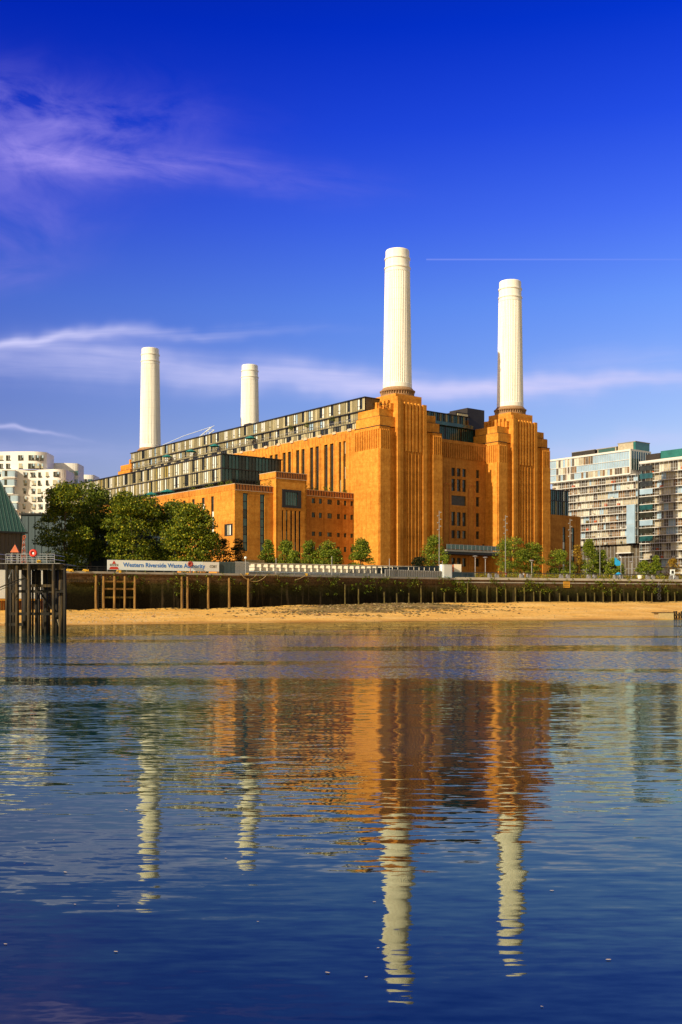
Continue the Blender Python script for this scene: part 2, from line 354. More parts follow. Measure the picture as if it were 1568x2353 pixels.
def water_y(x):
    P = [(-150, 75), (-60, 127), (-36, 141), (15, 173), (62, 192), (160, 235)]
    for (xa, ya), (xb, yb) in zip(P, P[1:]):
        if x <= xb: return ya + (yb - ya) * (x - xa) / (xb - xa)
    return 235
def base_z(x):
    P = [(-160, 1.2), (-44, 1.64), (10, 2.75), (62, 3.3), (160, 3.4)]
    for (xa, ya), (xb, yb) in zip(P, P[1:]):
        if x <= xb: return ya + (yb - ya) * (x - xa) / (xb - xa)
    return 3.4
rn = np.random.RandomState(3)
def vnoise(x, y, sc, seed=0):
    x = x / sc; y = y / sc; xi = np.floor(x).astype(int); yi = np.floor(y).astype(int); fx = x - xi; fy = y - yi
    fx = fx * fx * (3 - 2 * fx); fy = fy * fy * (3 - 2 * fy)
    def h(a, b):
        n = (a * 374761393 + b * 668265263 + seed * 1274126177) & 0x7fffffff; n = ((n ^ (n >> 13)) * 1274126177) & 0x7fffffff; return (n & 0xffff) / 65535.
    return (h(xi, yi) * (1 - fx) + h(xi + 1, yi) * fx) * (1 - fy) + (h(xi, yi + 1) * (1 - fx) + h(xi + 1, yi + 1) * fx) * fy
def beach_z(x, y):
    yw, yb = water_y(x), wall_y(x); s = (y - yw) / (yb - yw)
    z = base_z(x) * max(-1, s) if s > 0 else s * 5.0
    k = min(1, max(.15, s * 4))
    z += ((vnoise(np.float64(x), np.float64(y), 9., 1) - .5) * .50 + (vnoise(np.float64(x), np.float64(y), 3., 2) - .5) * .22 + (vnoise(np.float64(x), np.float64(y), 1.1, 5) - .5) * .10) * k
    # raised bank of rubble in front of the middle of the wall
    z += .55 * math.exp(-((x - 16) / 14) ** 2 - ((s - .62) / .28) ** 2)
    return float(z)
bm = MB(); xs = np.linspace(-150, 155, 420); ss = np.linspace(-.35, 1.02, 90)
for x in xs:
    yw, yb = water_y(x), wall_y(x)
    for s in ss: y = yw + (yb - yw) * s; bm.v.append((x, y, beach_z(x, y)))
n2 = len(ss); sand = bpy.data.materials.new('sand'); sand.use_nodes = True
for i in range(len(xs) - 1):
    for j in range(n2 - 1):
        k = i * n2 + j; bm.f.append((k, k + n2, k + n2 + 1, k + 1)); bm.m.append(0)
bm.mats.append(sand)
t = sand.node_tree; b = t.nodes['Principled BSDF']; b.inputs['Roughness'].default_value = .85; b.inputs['Specular IOR Level'].default_value = .25
c = N(t, 'ShaderNodeTexCoord'); sp = N(t, 'ShaderNodeSeparateXYZ'); L(t, c.outputs['Object'], sp.inputs[0])
n1 = noise(t, c.outputs['Object'], .12, 6, .6); nf = noise(t, c.outputs['Object'], 1.8, 6, .75)
colr = ramp(t, n1, [(.34, (.76, .40, .072)), (.52, (.88, .50, .11)), (.68, (.92, .58, .18))])
colr = mixc(t, 1.0, colr, ramp(t, nf, [(.33, (.50, .45, .36)), (.47, (1.0, 1.0, 1.0)), (.66, (1.15, 1.15, 1.15))]), 'MULTIPLY')
wet = N(t, 'ShaderNodeMapRange'); L(t, mathn(t, 'ADD', sp.outputs[2], mathn(t, 'MULTIPLY', n1, .25)), wet.inputs[0]); wet.inputs[1].default_value = .12; wet.inputs[2].default_value = .40
colr = mixc(t, wet.outputs[0], mixc(t, 1.0, colr, (.62, .55, .50), 'MULTIPLY'), colr)
weed = N(t, 'ShaderNodeMapRange'); mpw = N(t, 'ShaderNodeMapping'); mpw.inputs['Scale'].default_value = (.10, .22, .2); L(t, c.outputs['Object'], mpw.inputs[0])
L(t, noise(t, mpw.outputs[0], 1, 8, .7), weed.inputs[0]); weed.inputs[1].default_value = .60; weed.inputs[2].default_value = .68
colr = mixc(t, mathn(t, 'MULTIPLY', weed.outputs[0], .7), colr, (.17, .11, .03))
ex = mathn(t, 'DIVIDE', mathn(t, 'SUBTRACT', sp.outputs[0], 9.0), 18.0)
ey = mathn(t, 'DIVIDE', mathn(t, 'SUBTRACT', sp.outputs[1], mathn(t, 'ADD', mathn(t, 'MULTIPLY', sp.outputs[0], .72), 209.0)), 19.0)
ed = mathn(t, 'ADD', mathn(t, 'ADD', mathn(t, 'MULTIPLY', ex, ex), mathn(t, 'MULTIPLY', ey, ey)), mathn(t, 'MULTIPLY', mathn(t, 'SUBTRACT', noise(t, c.outputs['Object'], .22, 8, .75), .5), 3.2))
mud = N(t, 'ShaderNodeMapRange'); L(t, ed, mud.inputs[0]); mud.inputs[1].default_value = 1.25; mud.inputs[2].default_value = .75
foot = N(t, 'ShaderNodeMapRange'); L(t, mathn(t, 'ADD', sp.outputs[2], mathn(t, 'MULTIPLY', mathn(t, 'SUBTRACT', noise(t, c.outputs['Object'], .5, 6, .7), .5), 1.6)), foot.inputs[0]); foot.inputs[1].default_value = 2.9; foot.inputs[2].default_value = 3.2
mf = mathn(t, 'MULTIPLY', mathn(t, 'MAXIMUM', mud.outputs[0], mathn(t, 'MULTIPLY', foot.outputs[0], .6)), .85)
colr = mixc(t, mf, colr, ramp(t, nf, [(.35, (.05, .042, .012)), (.52, (.22, .155, .040)), (.66, (.50, .34, .12))]))
L(t, colr, b.inputs['Base Color'])
bn = N(t, 'ShaderNodeBump'); bn.inputs['Distance'].default_value = .10; L(t, nf, bn.inputs['Height']); L(t, bn.outputs[0], b.inputs['Normal'])
o = bm.build('foreshore_sand', smooth=True); tag(o, kind='structure')

wm = bpy.data.materials.new('river_water'); wm.use_nodes = True; t = wm.node_tree; b = t.nodes['Principled BSDF']
b.inputs['Roughness'].default_value = .02; b.inputs['IOR'].default_value = 1.55; b.inputs['Specular IOR Level'].default_value = .5
c = N(t, 'ShaderNodeTexCoord'); vec = c.outputs['Object']; sp = N(t, 'ShaderNodeSeparateXYZ'); L(t, vec, sp.inputs[0])
def mapped(scale, rot=0):
    mp = N(t, 'ShaderNodeMapping'); mp.inputs['Scale'].default_value = scale; mp.inputs['Rotation'].default_value = (0, 0, rot); L(t, vec, mp.inputs[0]); return mp.outputs[0]
big = noise(t, mapped((.05, .12, 1), .3), 1.0, 3, .5)
# breeze patches: the far half of the channel is ruffled, the near half lies slick
edge = mathn(t, 'ADD', sp.outputs[1], mathn(t, 'MULTIPLY', mathn(t, 'SUBTRACT', big, .5), 30.0))
ruf = N(t, 'ShaderNodeMapRange', interpolation_type='SMOOTHSTEP'); L(t, edge, ruf.inputs[0]); ruf.inputs[1].default_value = 30; ruf.inputs[2].default_value = 46
slick = N(t, 'ShaderNodeMapRange', interpolation_type='SMOOTHSTEP'); L(t, noise(t, mapped((.018, .10, 1), .12), 1.0, 3, .5), slick.inputs[0]); slick.inputs[1].default_value = .60; slick.inputs[2].default_value = .50
near = N(t, 'ShaderNodeMapRange', interpolation_type='SMOOTHSTEP'); L(t, mathn(t, 'SUBTRACT', sp.outputs[1], mathn(t, 'MULTIPLY', sp.outputs[0], 1.3)), near.inputs[0]); near.inputs[1].default_value = 108; near.inputs[2].default_value = 136; near.inputs[3].default_value = 1; near.inputs[4].default_value = .12
ruffle = mathn(t, 'MULTIPLY', mathn(t, 'MULTIPLY', ruf.outputs[0], slick.outputs[0]), near.outputs[0])
def slope(vecs, sc, det, rough, amp):
    n = N(t, 'ShaderNodeTexNoise'); n.inputs['Scale'].default_value = sc; n.inputs['Detail'].default_value = det; n.inputs['Roughness'].default_value = rough
    L(t, vecs, n.inputs[0]); v = N(t, 'ShaderNodeVectorMath', operation='SUBTRACT'); L(t, n.outputs[1], v.inputs[0]); v.inputs[1].default_value = (.5, .5, .5)
    m_ = N(t, 'ShaderNodeVectorMath', operation='MULTIPLY'); L(t, v.outputs[0], m_.inputs[0])
    if isinstance(amp, tuple): m_.inputs[1].default_value = (amp[0], amp[1], 0)
    else: L(t, comb(t, mathn(t, 'MULTIPLY', amp, .6), amp, 0.0), m_.inputs[1])
    return m_.outputs[0]
def vadd(a, b):
    v = N(t, 'ShaderNodeVectorMath', operation='ADD'); L(t, a, v.inputs[0])
    if isinstance(b, tuple): v.inputs[1].default_value = b
    else: L(t, b, v.inputs[1])
    return v.outputs[0]
yf = N(t, 'ShaderNodeMapRange'); L(t, sp.outputs[1], yf.inputs[0]); yf.inputs[1].default_value = 8; yf.inputs[2].default_value = 20; yf.inputs[3].default_value = .50; yf.inputs[4].default_value = 1.15
sl1 = slope(mapped((.30, 1.0, 1), .10), 1.0, 2, .5, (.050, .028))     # long swells
sl2 = slope(mapped((1.5, 7.5, 1), -.12), 1.0, 2, .5, (.045, .150))     # ripples
sl3 = slope(mapped((5.0, 13., 1), .25), 1.0, 2, .5, mathn(t, 'ADD', mathn(t, 'MULTIPLY', ruffle, .75), .035))
lean = comb(t, 0.0, mathn(t, 'MULTIPLY', ruffle, -.048), 1.0)      # added tilt towards the camera, so ruffled water reflects higher sky
nv = N(t, 'ShaderNodeVectorMath', operation='NORMALIZE'); sc_ = N(t, 'ShaderNodeVectorMath', operation='SCALE'); L(t, vadd(sl1, sl2), sc_.inputs[0]); L(t, yf.outputs[0], sc_.inputs[3])
L(t, vadd(vadd(sc_.outputs[0], sl3), lean), nv.inputs[0]); L(t, nv.outputs[0], b.inputs['Normal'])
b.inputs['Specular IOR Level'].default_value = 0.0; b.inputs['Roughness'].default_value = 1.0
fr_ = N(t, 'ShaderNodeFresnel'); fr_.inputs[0].default_value = 2.05; L(t, nv.outputs[0], fr_.inputs[1])
gl_ = N(t, 'ShaderNodeBsdfGlossy'); gl_.inputs['Roughness'].default_value = .02; gl_.inputs['Color'].default_value = (.86, .93, .74, 1); L(t, nv.outputs[0], gl_.inputs['Normal'])   # silty water: reflections come back warm
mx_ = N(t, 'ShaderNodeMixShader'); L(t, fr_.outputs[0], mx_.inputs[0]); L(t, b.outputs[0], mx_.inputs[1]); L(t, gl_.outputs[0], mx_.inputs[2]); L(t, mx_.outputs[0], t.nodes['Material Output'].inputs[0])
dep = N(t, 'ShaderNodeMapRange', interpolation_type='SMOOTHSTEP'); L(t, edge, dep.inputs[0]); dep.inputs[1].default_value = 8; dep.inputs[2].default_value = 24  # body colour painted darker near the camera, imitating a vignette
L(t, mixc(t, dep.outputs[0], (.001, .008, .010), ramp(t, big, [(.3, (.0, .020, .034)), (.7, (.0, .042, .066))])), b.inputs['Base Color'])
w = MB(); w.face([(-900, -60, 0), (900, -60, 0), (900, 420, 0), (-900, 420, 0)], wm); structure(w, 'river_water')

# ------------------------------------------------------------------ power station
PS = empty('power_station', (O[0], O[1], GZ), ANG)
tag(PS, 'huge orange brick power station with four fluted white chimneys on stepped towers', 'power station')
def zz(z): return z - GZ
def pmap(axis, fixed):
    return (lambda a, d, z: (a, fixed + d, zz(z))) if axis == 'u' else (lambda a, d, z: (fixed + d, a, zz(z)))
def holed(mb, axis, fixed, a0, a1, z0, z1, holes, depth, m, jamb=None):
    P = pmap(axis, fixed); A = sorted({a0, a1, *[h[0] for h in holes], *[h[1] for h in holes]}); Z = sorted({z0, z1, *[h[2] for h in holes], *[h[3] for h in holes]})
    for i in range(len(A) - 1):
        run = None
        for j in range(len(Z) - 1):
            ca, cz = (A[i] + A[i + 1]) / 2, (Z[j] + Z[j + 1]) / 2
            hole = any(h[0] < ca < h[1] and h[2] < cz < h[3] for h in holes)
            if not hole: run = Z[j] if run is None else run
            if run is not None and (hole or j == len(Z) - 2):
                top = Z[j] if hole else Z[j + 1]
                mb.face([P(A[i], 0, run), P(A[i + 1], 0, run), P(A[i + 1], 0, top), P(A[i], 0, top)], m); run = None
    for (h0, h1, k0, k1) in holes:
        q = jamb or m
        mb.face([P(h0, 0, k0), P(h0, depth, k0), P(h0, depth, k1), P(h0, 0, k1)], q); mb.face([P(h1, 0, k0), P(h1, depth, k0), P(h1, depth, k1), P(h1, 0, k1)], q)
        mb.face([P(h0, 0, k0), P(h1, 0, k0), P(h1, depth, k0), P(h0, depth, k0)], q); mb.face([P(h0, 0, k1), P(h1, 0, k1), P(h1, depth, k1), P(h0, depth, k1)], q)
def abox(mb, axis, fixed, a0, a1, d0, d1, z0, z1, m):
    if axis == 'u': mb.box(a0, a1, fixed + d0, fixed + d1, zz(z0), zz(z1), m)
    else: mb.box(fixed + d0, fixed + d1, a0, a1, zz(z0), zz(z1), m)
def window(parent, axis, fixed, a0, a1, z0, z1, nx, nz, depth, pane=('glass',), bar=.09, frame='frame_dark', name='window'):
    mb = MB(); pn = MB(); P = pmap(axis, fixed); w = (a1 - a0) / nx; h = (z1 - z0) / nz
    for i in range(nx):
        for j in range(nz):
            pn.face([P(a0 + i * w, depth - .04, z0 + j * h), P(a0 + (i + 1) * w, depth - .04, z0 + j * h), P(a0 + (i + 1) * w, depth - .04, z0 + (j + 1) * h), P(a0 + i * w, depth - .04, z0 + (j + 1) * h)], random.choice(pane))
    for i in range(nx + 1):
        c_ = a0 + i * w; l, r_ = (c_, c_ + bar) if i == 0 else ((c_ - bar, c_) if i == nx else (c_ - bar / 2, c_ + bar / 2))
        abox(mb, axis, fixed, l, r_, depth - .16, depth - .05, z0, z1, frame)
    for j in range(nz + 1):
        c_ = z0 + j * h; l, r_ = (c_, c_ + bar) if j == 0 else ((c_ - bar, c_) if j == nz else (c_ - bar / 2, c_ + bar / 2))
        abox(mb, axis, fixed, a0, a1, depth - .14, depth - .06, l, r_, frame)
    o = mb.build(name, parent); pn.build('pane', o); return o
random.seed(5)
# --- one corner tower (origin on its chimney axis)
def tower_mesh():
    T = MB(); q = 'brick'; b0 = zz(5)
    def bx(u0, u1, v0, v1, z0, z1, m=q): T.box(u0, u1, v0, v1, zz(z0), zz(z1), m)
    bx(-12.9, -8.9, -6.5, 5.5, 7, 56.4); bx(8.9, 12.9, -6.5, 5.5, 7, 56.4)
    bx(-8.9, -6.1, -5.6, 5.5, 7, 56.4); bx(6.1, 8.9, -5.6, 5.5, 7, 56.4)
    bx(-6.1, 6.1, -6.25, 5.5, 7, 63.9)
    bx(-6.1, -3.6, -6.9, -6.25, 7, 64.6); bx(4.6, 6.1, -6.9, -6.25, 7, 64.6)
    for k in range(5):
        c_ = -2.35 + k * 1.45
        bx(c_ - .42, c_ + .42, -6.85, -6.25, 49.6, 64.3); bx(c_ - .62, c_ - .30, -6.75, -6.25, 9, 49.6); bx(c_ + .1, c_ + .42, -6.6, -6.25, 9, 49.6)
        bx(c_ - .36, c_ + .36, -6.7, -5.9, 64.3, 64.75)
    bx(-13.0, -8.85, -6.6, 5.45, 56.4, 56.62, 'joint_and_shade'); bx(8.85, 13.0, -6.6, 5.45, 56.4, 56.62, 'joint_and_shade')  # dark strips stand in for the shadow under the ledge
    for s in (-1, 1):
        lo, hi = sorted((s * 12.35, s * 6.1)); bx(lo, hi, -6.0, 5.4, 56.62, 59.5)
        lo, hi = sorted((s * 12.30, s * 6.1)); bx(lo, hi, -5.9, 5.35, 59.5, 59.64, 'joint_and_shade')  # painted ledge shade again, at the next setback
        lo, hi = sorted((s * 11.7, s * 6.1)); bx(lo, hi, -4.9, 5.2, 59.64, 62.0)
        lo, hi = sorted((s * 12.45, s * 12.9)); 
    bx(-7.4, 7.4, -5.2, 5.0, 62.0, 64.0)
    for s in (-1, 1):                                     # crenellated ribs on the shoulder block
        for k in range(6):
            c_ = -4.4 + k * 1.65; lo, hi = sorted((s * 7.4, s * 7.9)); bx(lo, hi, c_, c_ + .95, 62.0, 65.0)
            lo, hi = sorted((s * 6.9, s * 7.4)); bx(lo, hi, c_, c_ + .95, 64.0, 65.0)
    bx(-5.6, 5.2, -5.5, 4.8, 64.0, 67.2); bx(-5.6, -4.3, -6.2, -5.5, 63.9, 66.2); bx(-6.1, -4.9, -7.05, -6.9, 7, 66.0)
    # grooved frieze at the wing heads
    for s in (-1, 1):
        for k in range(14):                               # side faces
            c_ = -6.5 + .35 + k * .84; lo, hi = sorted((s * 12.9, s * 13.22)); bx(lo, hi, c_, c_ + .46, 49.6, 55.5)
        for k in range(5):
            c_ = s * 10.9 - 1.85 + k * .82; bx(c_, c_ + .42, -6.85, -6.5, 49.6, 55.5)
    bx(-13.22, -12.9, -6.5, 5.4, 7, 49.6); bx(12.9, 13.22, -6.5, 5.4, 7, 49.6)
    bx(-12.9, -8.9, -6.85, -6.5, 7, 49.6); bx(8.9, 12.9, -6.85, -6.5, 7, 49.6)
    bx(-14.6, 14.6, -8.2, -6.9, 7, 11.2)                  # plinth
    return T
T0 = tower_mesh().build('tower', PS, (0, 0, 0))
ch = MB(); pr = [(4.55, 70.0, 0), (4.55, 71.3, 0), (4.50, 71.5, .034)]
for k in range(1, 12): pr.append((4.50 - (4.50 - 3.95) * k / 11, 71.5 + (106.2 - 71.5) * k / 11, .034))
pr += [(3.97, 106.3, 0), (3.94, 107.4, 0), (4.14, 107.45, 0), (4.14, 107.85, 0), (3.86, 107.9, 0), (3.82, 110.3, 0), (4.05, 110.35, 0), (4.05, 110.8, 0), (3.76, 110.85, 0), (3.74, 113.0, 0), (3.62, 113.25, 0), (3.2, 113.25, 0), (3.1, 111.0, 0)]
ch.lathe([(r, zz(z), f) for r, z, f in pr], 176, 'white_paint'); ch.build('chimney', T0)
cl = MB(); cl.lathe([(5.3, zz(67.2), 0), (5.35, zz(67.7), 0), (4.85, zz(67.75), 0), (4.85, zz(68.7), 0), (5.5, zz(68.75), 0), (5.6, zz(69.1), 0), (5.2, zz(69.3), 0), (4.75, zz(69.9), 0), (4.6, zz(70.02), 0)], 64, 'collar')
for k in range(40):
    t_ = 2 * math.pi * k / 40; cl.tube([(5.05 * math.cos(t_), 5.05 * math.sin(t_), zz(67.75)), (5.25 * math.cos(t_), 5.25 * math.sin(t_), zz(68.75))], .17, 'collar', 4)
cl.build('collar', T0)
for (u, v, rot) in ((51.6, 0, 0), (0, 162.3, math.pi), (51.6, 162.3, math.pi)):
    q = copy_tree(T0, PS); q.location = (u, v, 0); q.rotation_euler = (0, 0, rot)

# --- boiler house
slits = [(10.3, 11.5), (12.6, 13.8)] + [(16.5 + k * 7.75 + j * 3.05, 16.5 + k * 7.75 + j * 3.05 + 1.85) for k in range(7) for j in (0, 1)]
Wl = MB()
holes = [(a, b_, 10, 53.8) for a, b_ in slits]
holed(Wl, 'v', -12.6, 5.5, 156.8, 7, 56.9, holes, .7, 'brick')
Wl.face([(-11.9, 5.5, zz(7)), (-11.9, 156.8, zz(7)), (-11.9, 156.8, zz(56.9)), (-11.9, 5.5, zz(56.9))], 'joint_and_shade')
k = 8.1
while k < 156:                                            # raised pilaster edges and parapet joints
    Wl.box(-12.78, -12.6, k - .14, k + .14, zz(9), zz(54.6), 'brick'); Wl.box(-12.95, -12.6, k - .9, k + .9, zz(56.5), zz(57.3), 'mortar_line')
    k += 7.72
k = 6.5
while k < 156: Wl.box(-12.68, -12.6, k, k + .12, zz(54.3), zz(56.5), 'brick_trim'); k += 1.93
Wl.box(-12.6, -11.9, 5.5, 156.8, zz(56.9), zz(57.0), 'mortar_line')
Wl.build('side_wall', PS)
rf = MB(); rf.box(-11.9, 63.6, 5.6, 156.7, zz(56.0), zz(56.5), 'roof'); rf.box(63.6, 64.2, 5.6, 156.7, zz(7), zz(56.9), 'brick'); rf.box(-11.9, 63.6, 156.2, 156.7, zz(7), zz(56.9), 'brick'); rf.build('roof', PS)
for i, (a, b_) in enumerate(slits):
    if a < 52: window(PS, 'v', -12.6, a, b_, 34, 53.8, 1, 5, .68, ('glass', 'glass', 'glass', 'frame_dark', 'glass', 'pale_blind') if i < 2 or i % 3 == 0 else ('glass', 'frame_dark'), .16, 'frame_dark')
# --- river front between the two near towers
Fr = MB(); cu = [(22.6, 24.3), (25.1, 26.8), (27.6, 29.3)]; rows = [(44.4, 47.1), (39.5, 43.5), (34.9, 38.1), (28.2, 32.7), (24.1, 26.7), (20.6, 22.1), (14.9, 17.7)]
fw = []
for (z0, z1) in rows:
    if z0 == 34.9: fw.append((22.6, 29.2, z0, z1))
    else: fw += [(a, b_, z0, z1) for a, b_ in cu]
    for (a, b_) in ((33.9, 35.5), (16.4, 18.0)): fw.append((a, b_, z0 + .1, z1 + .1))
fw.append((37.0, 38.0, 20.0, 22.6))
holed(Fr, 'u', -1.0, 12.9, 38.7, 7, 56.0, fw, .6, 'red_brick')
for k in range(30): c_ = 13.5 + k * .84; Fr.box(c_, c_ + .44, -1.35, -1.0, zz(50.2), zz(55.0), 'red_brick')
Fr.box(12.9, 38.7, -1.35, -1.0, zz(55.0), zz(56.0), 'red_brick')
for (a, b_) in ((19.1, 21.8), (30.4, 33.2)):             # tall blind arches
    for s_ in (a, b_ - .25): Fr.box(s_, s_ + .25, -1.16, -1.0, zz(9), zz(40.6), 'brick_trim')
    cx_ = (a + b_) / 2; r_ = (b_ - a) / 2 - .12
    Fr.tube([(cx_ + r_ * math.cos(t_), -1.04, zz(40.6) + r_ * math.sin(t_)) for t_ in np.linspace(0, math.pi, 11)], .15, 'brick_trim', 4)
Fr.build('river_front_wall', PS)
for (a, b_, z0, z1) in fw:
    if a < 18.5: continue
    if b_ - a > 4: window(PS, 'u', -1.0, a, b_, z0, z1, 1, 8, .5, ('frame_dark',), .12, 'clad_dark', 'louvre')
    else: window(PS, 'u', -1.0, a, b_, z0, z1, 1, 3 if z1 - z0 > 3 else 2, .55, ('glass', 'glass', 'frame_dark'), .12)
cn = MB(); cn.box(14.0, 38.4, -7.6, -1.4, zz(19.3), zz(19.85), 'conc'); cn.box(14.0, 38.0, -7.2, -1.4, zz(18.5), zz(19.3), 'steel_dark')
cno = cn.build('canopy', PS)
gr = MB(); gr.box(14.1, 38.3, -7.5, -7.44, zz(20.05), zz(21.5), 'teal_glass'); gr.box(14.1, 38.4, -7.53, -7.41, zz(21.5), zz(21.56), 'galv')
for k in range(14): gr.box(14.2 + k * 1.85, 14.26 + k * 1.85, -7.56, -7.5, zz(19.85), zz(21.5), 'galv')
gr.build('glass_balustrade', cno)

# --- glazed storeys
def storey(parent, name, axis, fixed, a0, a1, z0, z1, pw, pattern, front=False, sill=.5, rnd=None, mull='steel_dark', deep=6.0, blind=None):
    mb = MB(); P = pmap(axis, fixed); n = max(1, int(round((a1 - a0) / pw))); w = (a1 - a0) / n
    abox(mb, axis, fixed, a0, a1, .25, deep, z0, z1, 'clad_dark')
    for i in range(n):
        c_ = pattern[i % len(pattern)]; x0, x1 = a0 + i * w, a0 + (i + 1) * w
        if c_ == 'C': m_ = 'clad_light' if (i * 7) % 5 == 0 else 'clad'
        elif c_ == 'W': m_ = random.choice(blind or ['glass', 'skyglass', 'blind', 'blind', 'pale_blind', 'glass'])
        elif c_ == 'T': m_ = random.choice(['teal_glass', 'teal_glass', 'teal_glass', 'teal_glass', 'glass', 'glass'])
        d = .0 if c_ == 'C' else .12
        zs = z0 + (sill if c_ == 'W' else 0)
        mb.face([P(x0, d, zs), P(x1, d, zs), P(x1, d, z1), P(x0, d, z1)], m_)
        if c_ == 'W':
            mb.face([P(x0, 0, z0), P(x1, 0, z0), P(x1, 0, zs), P(x0, 0, zs)], 'clad')
            abox(mb, axis, fixed, x0, x0 + .10, -.04, .14, zs, z1, mull)
            if random.random() < .5: abox(mb, axis, fixed, x0, x1, .02, .10, zs + .9, zs + 1.0, mull)
        if c_ == 'C': abox(mb, axis, fixed, x0 + w * .5, x0 + w * .5 + .07, -.10, 0, z0, z1, 'clad_dark')
        abox(mb, axis, fixed, x0 - .05, x0 + .05, -.10, .12, z0, z1, mull)
    return mb.build(name, parent)
def slab(parent, axis, fixed, a0, a1, z0, z1, out=.35, m='steel_dark', name='roof_edge', deep=6.0):
    mb = MB(); abox(mb, axis, fixed, a0 - out, a1 + out, -out, deep, z0, z1, m); return mb.build(name, parent)
WB = ['blind', 'blind', 'blind', 'glass', 'glass', 'clad', 'pale_blind', 'amber_blind']
storey(PS, 'penthouse_storey', 'v', -11.4, 2.2, 158, 62.5, 66.3, 1.22, 'CWWCCCWWCCWCCWWC')
slab(PS, 'v', -11.4, 2.2, 158, 66.3, 66.6)
storey(PS, 'middle_storey', 'v', -11.2, 2.2, 158, 59.3, 62.2, 1.22, 'CWWCCCWWCCWCCWWC')
slab(PS, 'v', -11.4, 2.2, 158, 62.2, 62.5, .3, name='floor_slab')
storey(PS, 'lower_storey', 'v', -11.6, 5.6, 156, 57.0, 59.0, 1.35, 'CWWWCCWWWC', sill=.2, blind=['glass', 'glass', 'clad_dark', 'pale_blind'])
slab(PS, 'v', -11.6, 5.6, 156, 59.0, 59.2, .2, 'clad_dark', name='floor_slab')
bl = MB()
for k in range(130): bl.box(-12.0, -11.94, 6 + k * 1.2, 6.06 + k * 1.2, zz(59.2), zz(60.3), 'galv')
bl.box(-12.02, -11.92, 5.6, 156, zz(60.3), zz(60.37), 'galv'); bl.build('terrace_balustrade', PS)
# river end of the roof storeys
storey(PS, 'penthouse_end', 'u', 5.0, -11.2, -7.9, 62.5, 66.3, 1.0, 'T', deep=2)
storey(PS, 'river_end_glazing', 'u', 5.6, 8, 37.2, 62.0, 65.8, .9, 'TTC', deep=4); slab(PS, 'u', 5.6, 8, 37.2, 65.8, 66.05)
storey(PS, 'river_end_glazing', 'u', 6.2, 8, 43.5, 57.4, 61.9, .9, 'TTT', deep=4); slab(PS, 'u', 6.0, 8, 43.5, 61.9, 62.0, .2, name='floor_slab')
rg = MB(); rg.box(12.9, 38.7, 4.9, 5.0, zz(62.0), zz(63.1), 'teal_glass'); rg.build('glass_balustrade', PS)
pb = MB(); pb.box(46.0, 54.5, 15, 24, zz(60), zz(71.6), 'black_box'); pb.box(39.5, 46.0, 14.2, 22, zz(60), zz(69.4), 'black_box'); pb.box(40.2, 45.2, 14.0, 14.2, zz(63.5), zz(68.9), 'clad_light')
pb.build('rooftop_plant_room', PS)
for k, (v, w_) in enumerate(((75, 3.2), (81, 4.0), (88, 5.2))):
    pb = MB(); pb.box(-2, 1.5, v, v + w_, zz(66.6), zz(69.5 + .5 * (k == 1)), 'black_box'); pb.box(-2.2, 1.7, v - .2, v + w_ + .2, zz(69.1), zz(69.3), 'steel_dark'); pb.build('rooftop_vent', PS)
# --- switch house wing on the left
An = MB(); side = [(60.2, 61.6, 31, 34.2), (55.0, 56.4, 31, 34.2), (49.4, 51.0, 20, 34.2), (44.2, 45.6, 20, 34.2), (38.8, 40.2, 20, 34.2), (33.3, 34.8, 20, 34.2), (27.9, 29.4, 20, 34.2), (22.1, 23.7, 20, 34.2), (16.9, 18.4, 17, 34.2), (6.6, 11.1, 22.1, 25.6)]
holed(An, 'v', -56.7, 5.6, 160, 7, 35.2, side, .45, 'brick')
fl = [(-53.9, -52.2, 17.8, 34.4), (-48.0, -46.4, 17.8, 34.4)]
holed(An, 'u', 5.6, -56.7, -43.4, 7, 35.2, fl, .4, 'brick')
rw = [(a, b_, z0, z1) for a, b_ in ((-31.9, -31.2), (-29.3, -28.1), (-26.6, -25.5), (-23.4, -21.7), (-19.7, -18.6), (-17.0, -16.0), (-14.4, -13.35)) for z0, z1 in ((32.9, 34.45), (28.65, 30.2), (23.1, 24.4), (18.6, 20.2))]
holed(An, 'u', 5.6, -32.4, -12.9, 7, 35.2, rw, .35, 'red_brick')
An.box(-56.1, -12.9, 6.2, 160, zz(35.8), zz(36.2), 'roof')
An.box(-56.1, -55.9, 6.0, 160, zz(7), zz(35.8), 'joint_and_shade'); An.box(-56.1, -12.9, 6.05, 6.2, zz(7), zz(35.8), 'joint_and_shade')
An.box(-56.7, -12.9, 159.6, 160, zz(7), zz(35.2), 'brick')
An.build('wing_wall', PS)
pa = MB()
pa.box(-56.78, -56.1, 5.52, 160, zz(35.2), zz(36.8), 'brick'); pa.box(-56.1, -43.4, 5.52, 6.2, zz(35.2), zz(36.8), 'brick_trim'); pa.box(-32.4, -12.9, 5.52, 6.2, zz(35.2), zz(36.8), 'brick_trim')
for (a0, a1) in ((-56.7, -43.5), (-32.3, -13)):
    pa.box(a0, a1, 5.44, 5.52, zz(35.05), zz(35.2), 'mortar_line'); pa.box(a0 - .05, a1, 5.40, 6.25, zz(36.8), zz(36.95), 'mortar_line')
    k = a0 + .4
    while k < a1: pa.box(k, k + .26, 5.47, 5.52, zz(35.3), zz(36.7), 'joint_and_shade'); k += 1.0
k = 6.2
while k < 150: pa.box(-56.84, -56.78, k, k + .16, zz(35.3), zz(36.7), 'brick_trim'); k += .9
pa.box(-56.85, -56.0, 5.4, 160, zz(36.8), zz(36.95), 'mortar_line'); pa.build('parapet', PS)
